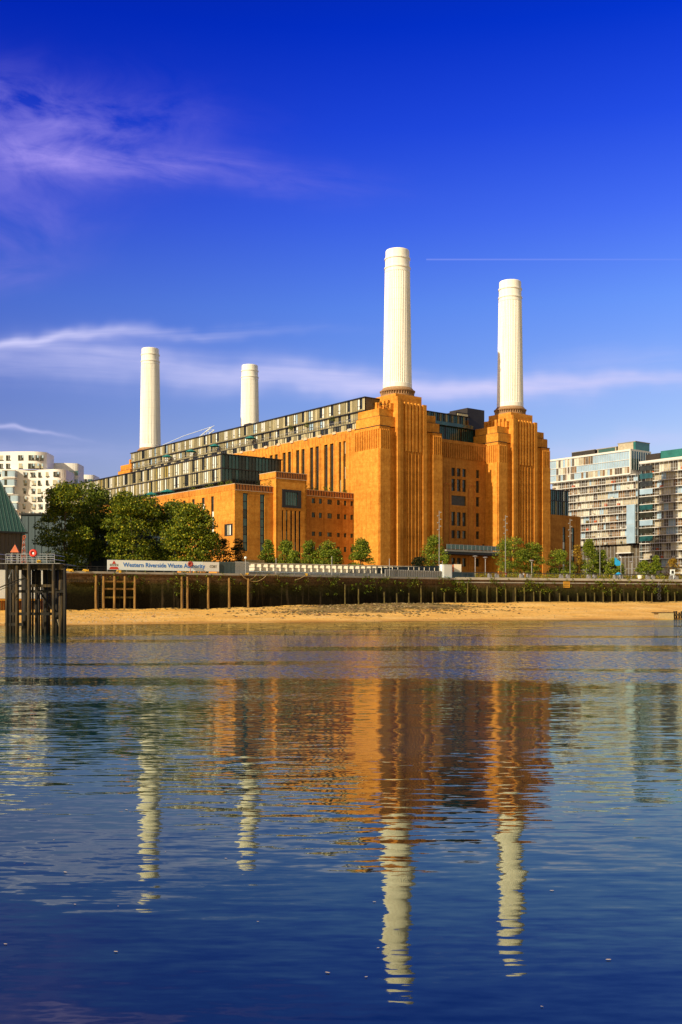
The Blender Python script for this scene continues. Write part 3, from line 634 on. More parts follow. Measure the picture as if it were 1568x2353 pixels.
for (a, b_, z0, z1) in side:
    if a < 7: window(PS, 'v', -56.7, a, b_, z0, z1, 4, 1, .3, ('glass', 'blind', 'blind', 'pale_blind'), .3)
    elif a < 50: window(PS, 'v', -56.7, a, b_, z0, z1, 1, 8, .4, ('glass', 'glass', 'blind') if a in (16.9, 22.1) else ('glass', 'frame_dark'), .16)
for (a, b_, z0, z1) in fl: window(PS, 'u', 5.6, a, b_, z0, z1, 1, 7, .3, ('teal_glass', 'teal_glass', 'glass'), .22, 'steel_dark')
for (a, b_, z0, z1) in rw: window(PS, 'u', 5.6, a, b_, z0, z1, 2, 1, .32, ('glass', 'teal_glass'), .10)
# entrance tower of the wing
Bp = MB(); bs = [(-41.3, -40.75), (-39.9, -39.2), (-38.3, -37.6), (-36.8, -36.05), (-35.25, -34.5)]
hb = [(-41.3, -34.45, 30.9, 36.2)] + [(a, b_, 15.0, 30.1) for a, b_ in bs]
holed(Bp, 'u', 4.1, -43.4, -32.4, 7, 39.4, hb, .5, 'brick')
Bp.box(-43.4, -42.9, 4.1, 12.3, zz(7), zz(39.4), 'brick'); Bp.box(-32.9, -32.4, 4.1, 12.3, zz(7), zz(39.4), 'brick'); Bp.box(-42.9, -32.9, 4.62, 12.2, zz(7), zz(39.2), 'brick')
Bp.build('wing_tower', PS)
pa = MB(); pa.box(-43.5, -32.3, 4.0, 12.4, zz(39.4), zz(41.1), 'brick_trim'); pa.box(-43.62, -43.5, 4.0, 12.4, zz(39.4), zz(41.1), 'brick'); pa.box(-43.7, -32.2, 3.9, 12.5, zz(41.1), zz(41.25), 'mortar_line'); pa.box(-43.55, -32.25, 3.94, 4.0, zz(39.25), zz(39.42), 'mortar_line')
k = -43.1
while k < -32.5: pa.box(k, k + .26, 3.95, 4.0, zz(39.55), zz(40.95), 'joint_and_shade'); k += .9
pa.build('parapet', PS)
wn = MB(); wn.box(-41.3, -34.45, 3.95, 4.1, zz(30.9), zz(31.6), 'steel_dark'); wn.box(-41.3, -34.45, 3.95, 4.1, zz(35.5), zz(36.2), 'steel_dark'); wn.box(-41.3, -40.1, 3.95, 4.1, zz(31.6), zz(35.5), 'steel_dark'); wn.box(-35.7, -34.45, 3.95, 4.1, zz(31.6), zz(35.5), 'steel_dark')
wn.box(-40.1, -35.7, 4.3, 4.4, zz(31.6), zz(35.5), 'teal_glass')
for k in range(4): wn.box(-39.2 + k * .9, -39.1 + k * .9, 4.2, 4.3, zz(31.6), zz(35.5), 'clad_dark')
wn.build('picture_window', PS)
for (a, b_) in bs: window(PS, 'u', 4.1, a, b_, 15.0, 30.1, 1, 5, .5, ('glass', 'glass', 'pale_blind'), .14)
# glazed storeys on the wing
PT = 'CWWWC'
for (z0, z1, nm) in ((43.25, 47.2, 'upper_wing_storey'), (39.2, 43.0, 'lower_wing_storey')):
    storey(PS, nm, 'v', -52, 20.7, 148, z0, z1, 1.18, PT, blind=WB, sill=.35)
    storey(PS, nm, 'u', 20, -52, -30.3, z0, z1, 1.18, 'TTTT', deep=.6)
    eb = MB(); eb.box(-46, -30.3, 20.6, 147, zz(z0), zz(z1), 'clad_dark'); eb.build('inner_wall', PS)
slab(PS, 'v', -52, 20, 148, 47.2, 47.5, .3, deep=21.9); slab(PS, 'v', -52, 20, 148, 43.0, 43.25, .2, deep=21.7, name='floor_slab'); slab(PS, 'v', -52, 20, 148, 38.9, 39.2, .2, deep=21.7, name='floor_slab')
ug = MB(); ug.box(-50.2, -31, 22, 147, zz(36.2), zz(38.9), 'clad_dark')
k = 22
while k < 146: ug.box(-50.35, -50.2, k, k + 1.7, zz(36.4), zz(38.6), random.choice(['glass', 'glass', 'blind', 'clad'])); k += 2.1
ug.build('terrace_glazing', PS)
# --- wing on the right
Ea = MB(); er = [(86.0, 87.5, 12, 30.9), (90.9, 92.6, 12, 30.9)]
holed(Ea, 'u', 5.6, 64.5, 96.3, 7, 35.2, er, .4, 'red_brick'); Ea.box(64.5, 96.3, 6.05, 60, zz(7), zz(34.9), 'red_brick'); Ea.build('wing_wall', PS)
for (a, b_, z0, z1) in er: window(PS, 'u', 5.6, a, b_, z0, z1, 1, 7, .38, ('teal_glass', 'glass', 'blind'), .2, 'steel_dark')
storey(PS, 'upper_wing_storey', 'u', 9, 64.5, 93.5, 41.0, 44.6, 1.1, 'TTTW', deep=30, sill=0); slab(PS, 'u', 9, 64.5, 93.5, 44.6, 44.9, deep=30)
storey(PS, 'lower_wing_storey', 'u', 9, 64.5, 93.5, 35.6, 40.7, 1.1, 'TTTC', deep=30); slab(PS, 'u', 9, 64.5, 93.5, 40.7, 41.0, .2, deep=30, name='floor_slab')
def uv(u, v): p = O + U * u + V * v; return float(p[0]), float(p[1])

# ------------------------------------------------------------------ glass apartment building on the right
def apartments(label, v0, v1, tops, zbot, name_top, extra):
    p = uv(158, v0); A = empty('apartment_building', (p[0], p[1], GZ), ANG); tag(A, label, 'apartment building')
    n = v1 - v0; Pm = lambda d, a, z: (d, a, zz(z))
    for i, (za, zb) in enumerate(zip(tops, tops[1:])):     # za upper slab, zb lower slab
        mb = MB(); w = 1.12; k = int(n / w)
        mb.box(1.6, 14, .05, n - .05, zz(zb), zz(za), 'curtC')
        run = 0; cur = 'curtA'
        for j in range(k):
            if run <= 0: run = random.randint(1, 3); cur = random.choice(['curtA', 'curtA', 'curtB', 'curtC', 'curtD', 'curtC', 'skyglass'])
            run -= 1
            mb.face([Pm(1.52, j * w, zb), Pm(1.52, (j + 1) * w, zb), Pm(1.52, (j + 1) * w, za), Pm(1.52, j * w, za)], cur)
            mb.box(1.40, 1.52, j * w - .07, j * w + .07, zz(zb), zz(za), 'fin')
            if random.random() < .10:                      # things kept on the balcony
                h = random.uniform(.5, 1.3); mb.box(.5, 1.1, j * w, j * w + random.uniform(.5, 1.4), zz(zb + .2), zz(zb + .2 + h), random.choice(['curtB', 'orange', 'white_slab', 'mossy', 'curtD']))
        mb.build('window_band', A)
        sb = MB(); sb.box(-.15, 1.5, 0, n, zz(za - .26), zz(za), 'white_slab'); sb.build('balcony_slab', A)
        gl = MB()
        for j in range(int(n / 2.24) + 1): gl.box(-.12, -.04, j * 2.24, j * 2.24 + .09, zz(zb), zz(za - .32), 'fin')
        gl.box(-.10, -.04, 0, n, zz(zb + 1.05), zz(zb + 1.15), 'fin')
        gl.build('fin_row', A)
    extra(A, Pm, n)
    return A
def extraL(A, Pm, n):
    # v0 = 25.9 ; upper glass box from v 28.8
    mb = MB(); mb.box(-.2, 14, 2.9, n, zz(58.3), zz(68.0), 'curtC'); w = 1.3; k = int((n - 2.9) / w)
    for r, (za, zb) in enumerate(((68.0, 64.5), (64.3, 61.4), (61.2, 58.5))):
        for j in range(k):
            a = 2.9 + j * w
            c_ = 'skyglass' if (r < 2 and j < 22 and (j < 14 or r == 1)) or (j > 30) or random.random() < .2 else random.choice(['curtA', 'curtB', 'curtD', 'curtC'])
            mb.face([Pm(-.26, a, zb), Pm(-.26, a + w, zb), Pm(-.26, a + w, za), Pm(-.26, a, za)], c_)
            mb.box(-.40, -.26, a - .06, a + .06, zz(zb), zz(za), 'fin')
    mb.build('glazed_box', A)
    fr = MB(); fr.box(-.6, 14, 2.3, 2.9, zz(58.2), zz(68.8), 'white_slab'); fr.box(-.6, 14, 2.9, n, zz(68.0), zz(68.8), 'white_slab'); fr.box(-.6, 1, 2.9, n, zz(57.9), zz(58.5), 'white_slab')
    for a in (36.5, 34.8): fr.box(-.55, -.2, a, a + .5, zz(58.5), zz(68.0), 'white_slab')
    for z in (64.4, 61.3): fr.box(-.5, -.2, 2.9, n, zz(z - .1), zz(z + .1), 'white_slab')
    fr.build('white_frame', A)
    e = MB(); e.box(0, 13, 2.2, 2.28, zz(60), zz(68), 'teal_glass')
    for j in range(8): e.box(j * 1.6, j * 1.6 + .1, 2.1, 2.2, zz(60), zz(68), 'fin')
    e.build('end_glazing', A)
    gb = MB(); gb.box(3, 13, 2.4, 11.5, zz(68.8), zz(72.2), 'teal_panel'); gb.box(2.8, 13.2, 2.2, 11.7, zz(72.2), zz(72.5), 'conc'); gb.box(2.9, 3.0, 3.5, 11.4, zz(68.9), zz(72.1), 'curtA')
    gb.build('green_glass_pavilion', A)
    rb = MB(); rb.box(3, 13, 12.5, 22.5, zz(68.8), zz(71.0), 'curtA'); rb.box(2.8, 13.2, 12, 23, zz(71.0), zz(71.3), 'conc'); rb.box(2.9, 3.05, 13, 22, zz(68.9), zz(70.9), 'green_roof'); rb.build('rooftop_pavilion', A)
    rb = MB(); rb.box(3, 13, 24, 37, zz(68.8), zz(71.2), 'black_box'); rb.box(2.8, 13.2, 24, 37, zz(71.2), zz(71.4), 'conc'); rb.build('rooftop_plant_room', A)
    st = MB(); st.box(-.6, 0, 0.2, 4.4, zz(28.4), zz(44.9), 'skyglass'); st.box(-.66, -.6, .2, 4.4, zz(36.5), zz(36.65), 'fin'); st.build('glass_stair_screen', A)
    lo = MB(); lo.box(3, 13, 0, n, zz(8.8), zz(28.0), 'curtC')
    for j in range(24): lo.box(2.85, 3, j * 1.9, j * 1.9 + .12, zz(8.8), zz(28), 'fin')
    for z in (12.5, 17.5, 22.5): lo.box(2.8, 3, 0, n, zz(z), zz(z + .25), 'block')
    lo.build('recessed_base', A)
    bb = MB(); bb.box(.8, 3, 3.2, 11, zz(24.3), zz(24.7), 'white_slab'); bb.box(1.0, 2.9, 3.5, 10.5, zz(24.7), zz(27.4), 'curtA'); bb.build('balcony', A)
def extraR(A, Pm, n):
    sl_ = MB(); sl_.box(4, 14, n, n + 2.2, zz(8.8), zz(60), 'teal_glass')
    for k in range(8): sl_.box(2.2, 4, n, n + 2.2, zz(15 + k * 6.6), zz(15.3 + k * 6.6), 'block')
    sl_.build('lift_slot', A)
    tp = MB(); tp.box(-.3, .8, 0, n, zz(62.0), zz(62.9), 'white_slab'); tp.box(2, 14, 2, n - 9, zz(62.3), zz(66.5), 'teal_panel'); tp.box(3, 13, n - 8, n - 1, zz(62.3), zz(66.0), 'black_box'); tp.build('roof_storey', A)
    ge = MB()
    for k in range(10): ge.box(-.3, -.2, n - 6.6, n - .2, zz(29 + k * 3.3), zz(31.2 + k * 3.3), ('teal_glass', 'glass', 'skyglass', 'glass')[k % 4])
    ge.build('corner_glazing', A)
random.seed(11)
Lv = [57.9, 55.0, 51.7, 48.4, 45.05, 41.7, 38.3, 35.0, 31.7, 28.35]
apartments('pale glass apartment block with white framed top box and green glass pavilion on its roof', 25.9, 73, Lv, 28, '', extraL)
Rv = [62.0, 57.6, 54.3, 51.2, 48.0, 44.7, 41.4, 38.0, 34.7, 31.4, 28.1, 24.9, 21.5, 18.2, 15.0, 11.6]
apartments('pale glass apartment block with balconies down to the ground, at the right edge', -6, 24.0, Rv, 8.8, '', extraR)

# ------------------------------------------------------------------ white curved flats at the far left
YW = 470.0
def xw(px, Y=YW): return (px - CX) / F * Y
Wb = empty('curved_apartment_building', (xw(80), YW, GZ)); tag(Wb, 'white rendered block of flats with wavy curved walls and square windows, behind the green shed', 'apartment building')
def curved(name, pxs, z0, z1, amp, ph, wl, rows, cols, wsz, parent=Wb, dY=0.0, back=14, skip=()):
    x0, x1 = xw(pxs[0]), xw(pxs[1]); ox = xw(80); n = 60; mb = MB()
    def yy(x, z): return dY + amp * math.sin((x - x0) / wl + ph + .10 * (z - 30) * (amp > .9) * .6) + (max(0, x - (x1 - 5)) ** 2) * .10
    zs = np.linspace(z0, z1, 14)
    cols_ = np.linspace(x0, x1, n); base = 0
    for z in zs:
        for x in cols_: mb.v.append((x - ox, yy(x, z), zz(z)))
    for i in range(len(zs) - 1):
        for j in range(n - 1):
            k = i * n + j; mb.f.append((k, k + 1, k + n + 1, k + n)); mb.m.append(mb.mi('white_wall'))
    mb.face([(x - ox, yy(x, z1), zz(z1)) for x in cols_] + [(x1 - ox, back, zz(z1)), (x0 - ox, back, zz(z1))], 'white_wall')
    mb.face([(x1 - ox, yy(x1, z0), zz(z0)), (x1 - ox, back, zz(z0)), (x1 - ox, back, zz(z1)), (x1 - ox, yy(x1, z1), zz(z1))], 'white_wall')
    mb.build(name, parent, smooth=False)
    for r, z in enumerate(rows):
        for c_, px in enumerate(cols[r] if isinstance(cols[0], (list, tuple)) else cols):
            x = xw(px); w, h = wsz; w *= random.choice([1, 1, .8, 1.15]); y = yy(x, z)
            m = MB(); m.box(x - w / 2 - ox, x + w / 2 - ox, y - .06, y + .3, zz(z - h / 2), zz(z + h / 2), random.choice(['glass', 'glass', 'pale_blind']))
            m.box(x - w / 2 - ox, x + w / 2 - ox, y - .12, y - .05, zz(z - h / 2 - .15), zz(z - h / 2 + .25), 'frame_dark'); m.box(x - .08 - ox, x + .08 - ox, y - .12, y - .05, zz(z - h / 2), zz(z + h / 2), 'galv'); m.box(x + w / 4 - ox, x + w / 2 - ox, y - .1, y - .05, zz(z), zz(z + h / 2), 'skyglass')
            m.build('window', parent)
zr = lambda y: zpix(y / 1.088, YW)
random.seed(8)
sc6 = lambda x: (x / 6.03) / 1.088
curved('upper_storeys', (-60, sc6(685)), zr(1100 + 445 / 6.03), zr(1100 + 175 / 6.03), .8, 1.2, 7.0, [zr(1100 + 270 / 6.03), zr(1100 + 395 / 6.03)], [[sc6(x) for x in (-150, -60, 25, 135, 322, 480, 545, 607)]] * 2, (2.5, 2.3))
curved('lower_storeys', (-60, sc6(1000)), GZ, zr(1100 + 450 / 6.03), 1.6, .3, 4.6, [zr(1100 + q / 6.03) for q in (525, 648, 770, 893, 1005, 1125)],
       [[sc6(x) for x in r] for r in ((15, 368, 500, 622, 745, 870), (15, 368, 500, 612, 742, 865), (30, 365, 485, 608, 730), (380, 490, 605, 725), (365, 487, 603, 725), (355, 480, 600))], (2.5, 2.2), dY=-1.5)
for q, x in ((525, 180), (655, 175), (770, 150), (895, 225), (1010, 210)):      # boxed glass bays
    m = MB(); cx_ = xw(sc6(x)) - xw(80); z = zr(1100 + q / 6.03)
    m.box(cx_ - 3.0, cx_ + 3.0, -5.5, -1.0, zz(z - 1.9), zz(z - 1.5), 'white_wall'); m.box(cx_ - 2.8, cx_ + 2.8, -5.2, -1.2, zz(z - 1.5), zz(z + 1.3), 'skyglass')
    m.box(cx_ - 1.6, cx_ - .4, -5.25, -5.2, zz(z - 1.3), zz(z + 1.2), 'glass'); m.box(cx_ + .6, cx_ + 2.4, -5.25, -5.2, zz(z - 1.3), zz(z + 1.2), 'skyglass'); m.box(cx_ - 3.0, cx_ + 3.0, -5.5, -1.0, zz(z + 1.3), zz(z + 1.5), 'white_wall'); m.build('glass_bay', Wb)
def flats(label, pxs, ytop, Y, cols, rows, zb=GZ):
    x0, x1 = xw(pxs[0], Y), xw(pxs[1], Y); z1 = zpix(ytop / 1.088, Y); E_ = empty('apartment_building', ((x0 + x1) / 2, Y, GZ)); tag(E_, label, 'apartment building'); h = (x1 - x0) / 2
    m = MB(); prof = [(-h, 0)] + [(h * math.sin(t_), -2.2 * math.cos(t_)) for t_ in np.linspace(-1.2, 1.5, 12)] + [(h, 10), (-h, 10)]
    for (a, b_) in zip(prof, prof[1:] + prof[:1]): m.face([(a[0], a[1], 0), (b_[0], b_[1], 0), (b_[0], b_[1], z1 - GZ), (a[0], a[1], z1 - GZ)], 'white_wall')
    m.face([(p[0], p[1], z1 - GZ) for p in prof], 'white_wall'); m.build('wall', E_)
    for c_ in cols:
        for r in rows:
            q = MB(); z = z1 - GZ - r; x = c_ * h; y = -2.3 * math.cos(math.asin(max(-1, min(1, c_)))) - .1; q.box(x - 1.0, x + 1.0, y - .1, y + .8, z - 1.0, z + 1.0, random.choice(['glass', 'skyglass', 'teal_glass'])); q.box(x - .05, x + .05, y - .16, y - .1, z - 1, z + 1, 'galv'); q.build('window', E_)
flats('white curved flats with a stepped flat roof, second white block from the left edge', (sc6(672), sc6(1185)), 1159, 488, (.62, .88), (4.5, 8.5, 12.5))
flats('low white curved flats showing only their top storey, nearest the power station', (sc6(1142), sc6(1430)), 1188, 520, (-.75, .05, .6), (3.2, 7.5))

# ------------------------------------------------------------------ sheds of the waste transfer yard
ys = 205.0; x0 = (62 - CX) / F * ys; e0 = zpix(1223, ys) - GZ
E_ = empty('green_roofed_shed', (x0, ys, GZ), ANG); tag(E_, 'shed with a steep green metal roof and brown walls, at the left edge', 'shed')
m = MB(); ra, rb_, rh = -6.8, 10.0, 20.0
m.face([(-40, 0, e0), (0, 0, e0), (ra, rb_, e0 + rh), (-40, rb_, e0 + rh)], 'green_roof'); m.face([(0, 0, e0), (0, 24, e0), (ra, 14, e0 + rh), (ra, rb_, e0 + rh)], 'green_roof')
m.face([(-40, 24, e0), (0, 24, e0), (ra, 14, e0 + rh), (-40, 14, e0 + rh)], 'green_roof'); m.face([(-40, rb_, e0 + rh), (ra, rb_, e0 + rh), (ra, 14, e0 + rh), (-40, 14, e0 + rh)], 'green_roof')
for k in range(40):
    xb = -.3 - k * .7; f_ = min(1, xb / ra); m.tube([(xb, -.02, e0 + .04), (xb, rb_ * f_ - .02, e0 + rh * f_ + .04)], .035, 'green_roof', 4)
m.tube([(0, 0, e0), (ra, rb_, e0 + rh)], .12, 'blue_sheet', 5); m.build('roof', E_)
m = MB(); m.box(-40, -.5, .6, 23.4, 0, e0 + .02, 'brown_sheet')
for k in range(50): m.box(-1.2 - k * .75, -1.1 - k * .75, .5, .6, 0, e0, 'brown_sheet')
m.box(-.9, -.3, .3, .6, 0, e0, 'blue_sheet'); m.build('wall', E_)
m = MB(); m.box(-40, .1, -.15, .05, e0 - .3, e0 + .02, 'steel_dark'); m.build('gutter', E_)
ys = 236.0; xa, xb = (48 - CX) / F * ys, (395 - CX) / F * ys; zt = zpix(1183, ys)
E_ = empty('grey_shed', ((xa + xb) / 2, ys, GZ)); tag(E_, 'long blue grey sheet metal shed standing behind the big trees', 'shed'); h = (xb - xa) / 2
m = MB(); m.box(-h, h, 0, 8, 0, zt - GZ, 'blue_sheet')
for k in range(int(2 * h / 1.5)): m.box(-h + k * 1.5, -h + k * 1.5 + .12, -.12, 0, 0, zt - GZ - .3, 'blue_sheet')
m.build('wall', E_)
m = MB(); m.obox((-h - .3, 4), (h + .3, 4), 8.8, zt - GZ, zt - GZ + .35, 'steel_dark'); m.build('roof_edge', E_)
for px in (222, 352): 
    m = MB(); x = (px - CX) / F * ys - (xa + xb) / 2; m.box(x - 1.6, x + 1.6, -.3, 0, 0, zt - GZ - .8, 'navy_sheet'); m.box(x - 1.8, x - 1.6, -.4, 0, 0, zt - GZ - .6, 'steel_dark'); m.build('sliding_door', E_)

# ------------------------------------------------------------------ river wall
def profile(mb, off0, off1, z0, z1, m, x0=-150, x1=150, zf=None):
    P = [x0] + [x for x, _ in WP if x0 < x < x1] + [x1]
    for a, b_ in zip(P, P[1:]):
        ya, yb = wall_y(a), wall_y(b_)
        k = len(mb.v); i = mb.mi(m)
        mb.v += [(a, ya + off0, z0), (b_, yb + off0, z0), (b_, yb + off1, z0), (a, ya + off1, z0), (a, ya + off0, z1), (b_, yb + off0, z1), (b_, yb + off1, z1), (a, ya + off1, z1)]
        for q in ((3, 2, 1, 0), (4, 5, 6, 7), (0, 1, 5, 4), (1, 2, 6, 5), (2, 3, 7, 6), (3, 0, 4, 7)): mb.f.append(tuple(k + j for j in q)); mb.m.append(i)
wmx = bpy.data.materials.new('mossy_river_wall'); wmx.use_nodes = True; t = wmx.node_tree; b = t.nodes['Principled BSDF']; b.inputs['Roughness'].default_value = .9; b.inputs['Specular IOR Level'].default_value = .1
c = N(t, 'ShaderNodeTexCoord'); sp = N(t, 'ShaderNodeSeparateXYZ'); L(t, c.outputs['Object'], sp.inputs[0])
n1 = noise(t, c.outputs['Object'], .5, 7, .7); n3 = noise(t, c.outputs['Object'], 3.0, 5, .7)
mpx = N(t, 'ShaderNodeMapping'); mpx.inputs['Scale'].default_value = (1.2, 1.2, .12); L(t, c.outputs['Object'], mpx.inputs[0]); n4 = noise(t, mpx.outputs[0], 1, 5, .6)
zj = mathn(t, 'ADD', sp.outputs[2], mathn(t, 'MULTIPLY', mathn(t, 'SUBTRACT', n1, .5), 2.2))
zr_ = N(t, 'ShaderNodeMapRange'); L(t, zj, zr_.inputs[0]); zr_.inputs[1].default_value = 1.5; zr_.inputs[2].default_value = 9.0
colr = ramp(t, zr_.outputs[0], [(0.0, (.006, .005, .003)), (.38, (.009, .008, .003)), (.50, (.018, .019, .005)), (.66, (.040, .036, .010)), (.78, (.085, .052, .026)), (.95, (.16, .10, .058))])
colr = mixc(t, 1.0, colr, ramp(t, n3, [(.3, (.45, .45, .45)), (.7, (1.6, 1.5, 1.3))]), 'MULTIPLY')
crs = mathn(t, 'MULTIPLY', mathn(t, 'LESS_THAN', mathn(t, 'FRACT', mathn(t, 'MULTIPLY', sp.outputs[2], 1.25)), .10), mathn(t, 'GREATER_THAN', sp.outputs[2], 6.2))
colr = mixc(t, mathn(t, 'MULTIPLY', crs, .6), colr, (.012, .009, .006))
colr = mixc(t, mathn(t, 'MULTIPLY', ramp(t, n4, [(.55, (0, 0, 0)), (.72, (1, 1, 1))]), .5), colr, (.11, .085, .05))
L(t, colr, b.inputs['Base Color']); bn = N(t, 'ShaderNodeBump'); bn.inputs['Distance'].default_value = .15; L(t, n3, bn.inputs['Height']); L(t, bn.outputs[0], b.inputs['Normal'])
RW = empty('river_wall', (0, wall_y(0), 0)); tag(RW, 'long dark mossy river wall with a pale coping, between the foreshore and the quay', 'wall')
m = MB(); profile(m, 0, 1.6, -.5, 8.45, wmx); o = m.build('wall_face', RW); o.location = (0, -wall_y(0), 0)
m = MB(); profile(m, -.35, 1.7, 8.45, 8.86, 'conc', x0=-150, x1=27); profile(m, -.3, 2.2, 8.46, 9.02, 'paving', x0=27, x1=150); profile(m, -.15, 0, 7.7, 7.95, 'conc', x0=27, x1=150)
o = m.build('coping', RW); o.location = (0, -wall_y(0), 0)
z7 = lambda a: a / 2.613
def P3(o0, x): return (o0 + x / 2.613) / 1.088            # strip zooms -> bearing
def py(y): return (1360 + y / 2.613) / 1.088
def py2(y): return (1340 + y / 2.613) / 1.088
random.seed(21)
def post(px, ztop, r, m, label, group, lean=0.0):
    x, y = wall_x(px, -.45); zb = beach_z(x, y) - .6; mb = MB()
    mb.tube([(0, 0, 0), (random.uniform(-.06, .06), 0, (ztop - zb) * .5), (lean, 0, ztop - zb)], r, m, 7, r * .88, jit=.06); mb.tube([(lean - .02, 0, ztop - zb - .05), (lean - .02, 0, ztop - zb + .08)], r * .8, m, 7)
    o = mb.build('fender_post', loc=(x, y, zb)); return tag(o, label, 'post', group)
tall = [(0, 628, 8.0), (0, 677, 7.9), (0, 1188, 8.1), (0, 1225, 8.0), (0, 1362, 7.9), (0, 1497, 7.7), (560, 35, 7.9), (560, 160, 7.8)]
names = ['left of the wall ladder nearest the jetty piles', 'right of the wall ladder nearest the jetty piles', 'left of the wall ladder below the banner', 'right of the wall ladder below the banner', 'first alone to the right of the banner ladder', 'second alone to the right of the banner ladder', 'below the right end of the banner', 'below the pale fence beside the banner']
for (o0, x, zt), nm in zip(tall, names): post(P3(o0, x), zt, .24, 'post', 'tall ochre timber fender post, ' + nm, 'tall fender posts on the river wall')
short = [(560, 792, 6.9), (560, 881, 5.9), (560, 1048, 5.4), (560, 1130, 5.0), (560, 1210, 5.1), (560, 1288, 6.9), (560, 1365, 5.4), (560, 1442, 5.3), (560, 1515, 5.4), (1106, 88, 5.2), (1106, 167, 7.6), (1106, 230, 6.2), (1106, 295, 7.0), (1106, 357, 6.6), (1106, 416, 6.3), (1106, 478, 6.6), (1106, 537, 6.8), (1106, 598, 5.6), (1106, 642, 5.8), (1106, 703, 5.3), (1106, 767, 5.3), (1106, 825, 4.8), (1106, 885, 5.3), (1106, 940, 5.4), (1106, 996, 5.4), (1106, 1053, 5.6), (1106, 1108, 6.4), (1106, 1163, 5.2), (1106, 1215, 5.4), (1106, 1269, 5.9), (1106, 1319, 5.9), (1106, 1372, 5.4), (1106, 1475, 5.6), (1106, 1520, 5.6)]
for o0, x, zt in short: post(P3(o0, x), zt, .17, 'mossy', 'short mossy timber stake in the row along the foot of the river wall', 'short stakes along the wall foot')
# timber fender frame: three posts tied by rails, with the rails' left end at the ladder
x0_, y0_ = wall_x(P3(0, 677), -.55); x1_, y1_ = wall_x(P3(0, 884), -.55); zb = beach_z(x0_, y0_) - .6
FR = empty('timber_fender', ((x0_ + x1_) / 2, (y0_ + y1_) / 2, zb)); tag(FR, 'ochre timber frame of three posts and cross rails against the river wall', 'fender frame')
for x in (747, 815, 880):
    xx, yy_ = wall_x(P3(0, x), -.6); mb = MB(); mb.tube([(xx - (x0_ + x1_) / 2, yy_ - (y0_ + y1_) / 2, 0), (xx - (x0_ + x1_) / 2 + .05, yy_ - (y0_ + y1_) / 2, 8.0 - zb)], .24, 'post', 7, .21, jit=.05); mb.build('post', FR)
for z, mm in ((7.0, 'post'), (5.6, 'post'), (4.0, 'mossy')):
    mb = MB(); mb.obox((x0_ - (x0_ + x1_) / 2, y0_ - (y0_ + y1_) / 2 + .2), (x1_ - (x0_ + x1_) / 2, y1_ - (y0_ + y1_) / 2 + .2), .25, z - zb - .16, z - zb + .16, mm); mb.build('rail', FR)
def ladder(px, label):
    x, y = wall_x(px, -.2); zb = beach_z(x, y); mb = MB(); h = 8.5 - zb
    for s in (-.28, .28): mb.tube([(s, 0, 0), (s, 0, h)], .05, 'rail', 5)
    for k in range(int(h / .4)): mb.tube([(-.28, 0, .2 + k * .4), (.28, 0, .2 + k * .4)], .03, 'rail', 5)
    o = mb.build('wall_ladder', loc=(x, y, zb)); tag(o, label, 'ladder')
ladder(P3(0, 653), 'dark steel ladder on the river wall beside the timber fender frame'); ladder(P3(0, 1207), 'dark steel ladder on the river wall below the end of the banner text')
xx, yy_ = wall_x(P3(0, 445), -.3); mb = MB(); xe, ye = wall_x(P3(0, 622), -.3)
mb.obox((0, 0), (xe - xx, ye - yy_), .22, 0, .3, 'pile'); o = mb.build('fender_rail', loc=(xx, yy_, 6.8)); tag(o, 'dark timber rail bolted along the river wall, between the jetty piles and the first ladder', 'rail')
# tyres on a chain
tx, ty = wall_x(P3(1106, 1418), -.4)
for k, z in enumerate((7.0, 6.05, 4.95, 4.1)):
    mb = MB(); mb.torus((0, 0, 0), .36, .15, 'tyre', 'y', 18, 7); o = mb.build('tyre', loc=(tx + .05 * (k % 2), ty - .1 * (k % 2), z), smooth=True)
    tag(o, ('topmost', 'second from the top', 'third from the top', 'lowest')[k] + ' of four black tyres hung on the river wall at the right', 'tyre', 'tyres hung on the river wall')
mb = MB(); mb.tube([(0, 0, 0), (0, 0, 5.2)], .04, 'galv', 5); o = mb.build('tyre_chain', loc=(tx, ty + .2, 3.6)); tag(o, 'chain running down the river wall through the four tyres', 'chain')
mb = MB(); xs_, ys_ = wall_x(P3(1106, 813), -.12); th = wdir(xs_)
mb.box(-.95, .95, -.05, .05, -.75, .75, 'sign_yellow')
for z in (.4, .0, -.4): mb.box(-.7, .7, -.07, -.05, z - .05, z + .05, 'ink')
o = mb.build('warning_sign', loc=(xs_, ys_, zpix((1340 + 318 / 2.613) / 1.088, ys_)), rot=th); tag(o, 'square yellow sign with lines of small text on the river wall', 'sign')

# stones and litter on the foreshore
rb = MB(); random.seed(4)
ico = [(0, 0, 1), (.9, 0, .3), (.28, .85, .3), (-.72, .53, .3), (-.72, -.53, .3), (.28, -.85, .3), (0, 0, -.5)]
icf = [(0, 1, 2), (0, 2, 3), (0, 3, 4), (0, 4, 5), (0, 5, 1), (6, 2, 1), (6, 3, 2), (6, 4, 3), (6, 5, 4), (6, 1, 5)]
def stone(mb, x, y, z, s, m, flat=.6):
    k = len(mb.v); a = random.uniform(0, 6.3); sx_ = s * random.uniform(.7, 1.5); sy_ = s * random.uniform(.7, 1.3)
    for (p, q, r) in ico:
        X, Y_ = p * sx_ * random.uniform(.8, 1.2), q * sy_ * random.uniform(.8, 1.2); mb.v.append((x + X * math.cos(a) - Y_ * math.sin(a), y + X * math.sin(a) + Y_ * math.cos(a), z + r * s * flat))
    i = mb.mi(m)
    for f in icf: mb.f.append(tuple(k + j for j in f)); mb.m.append(i)
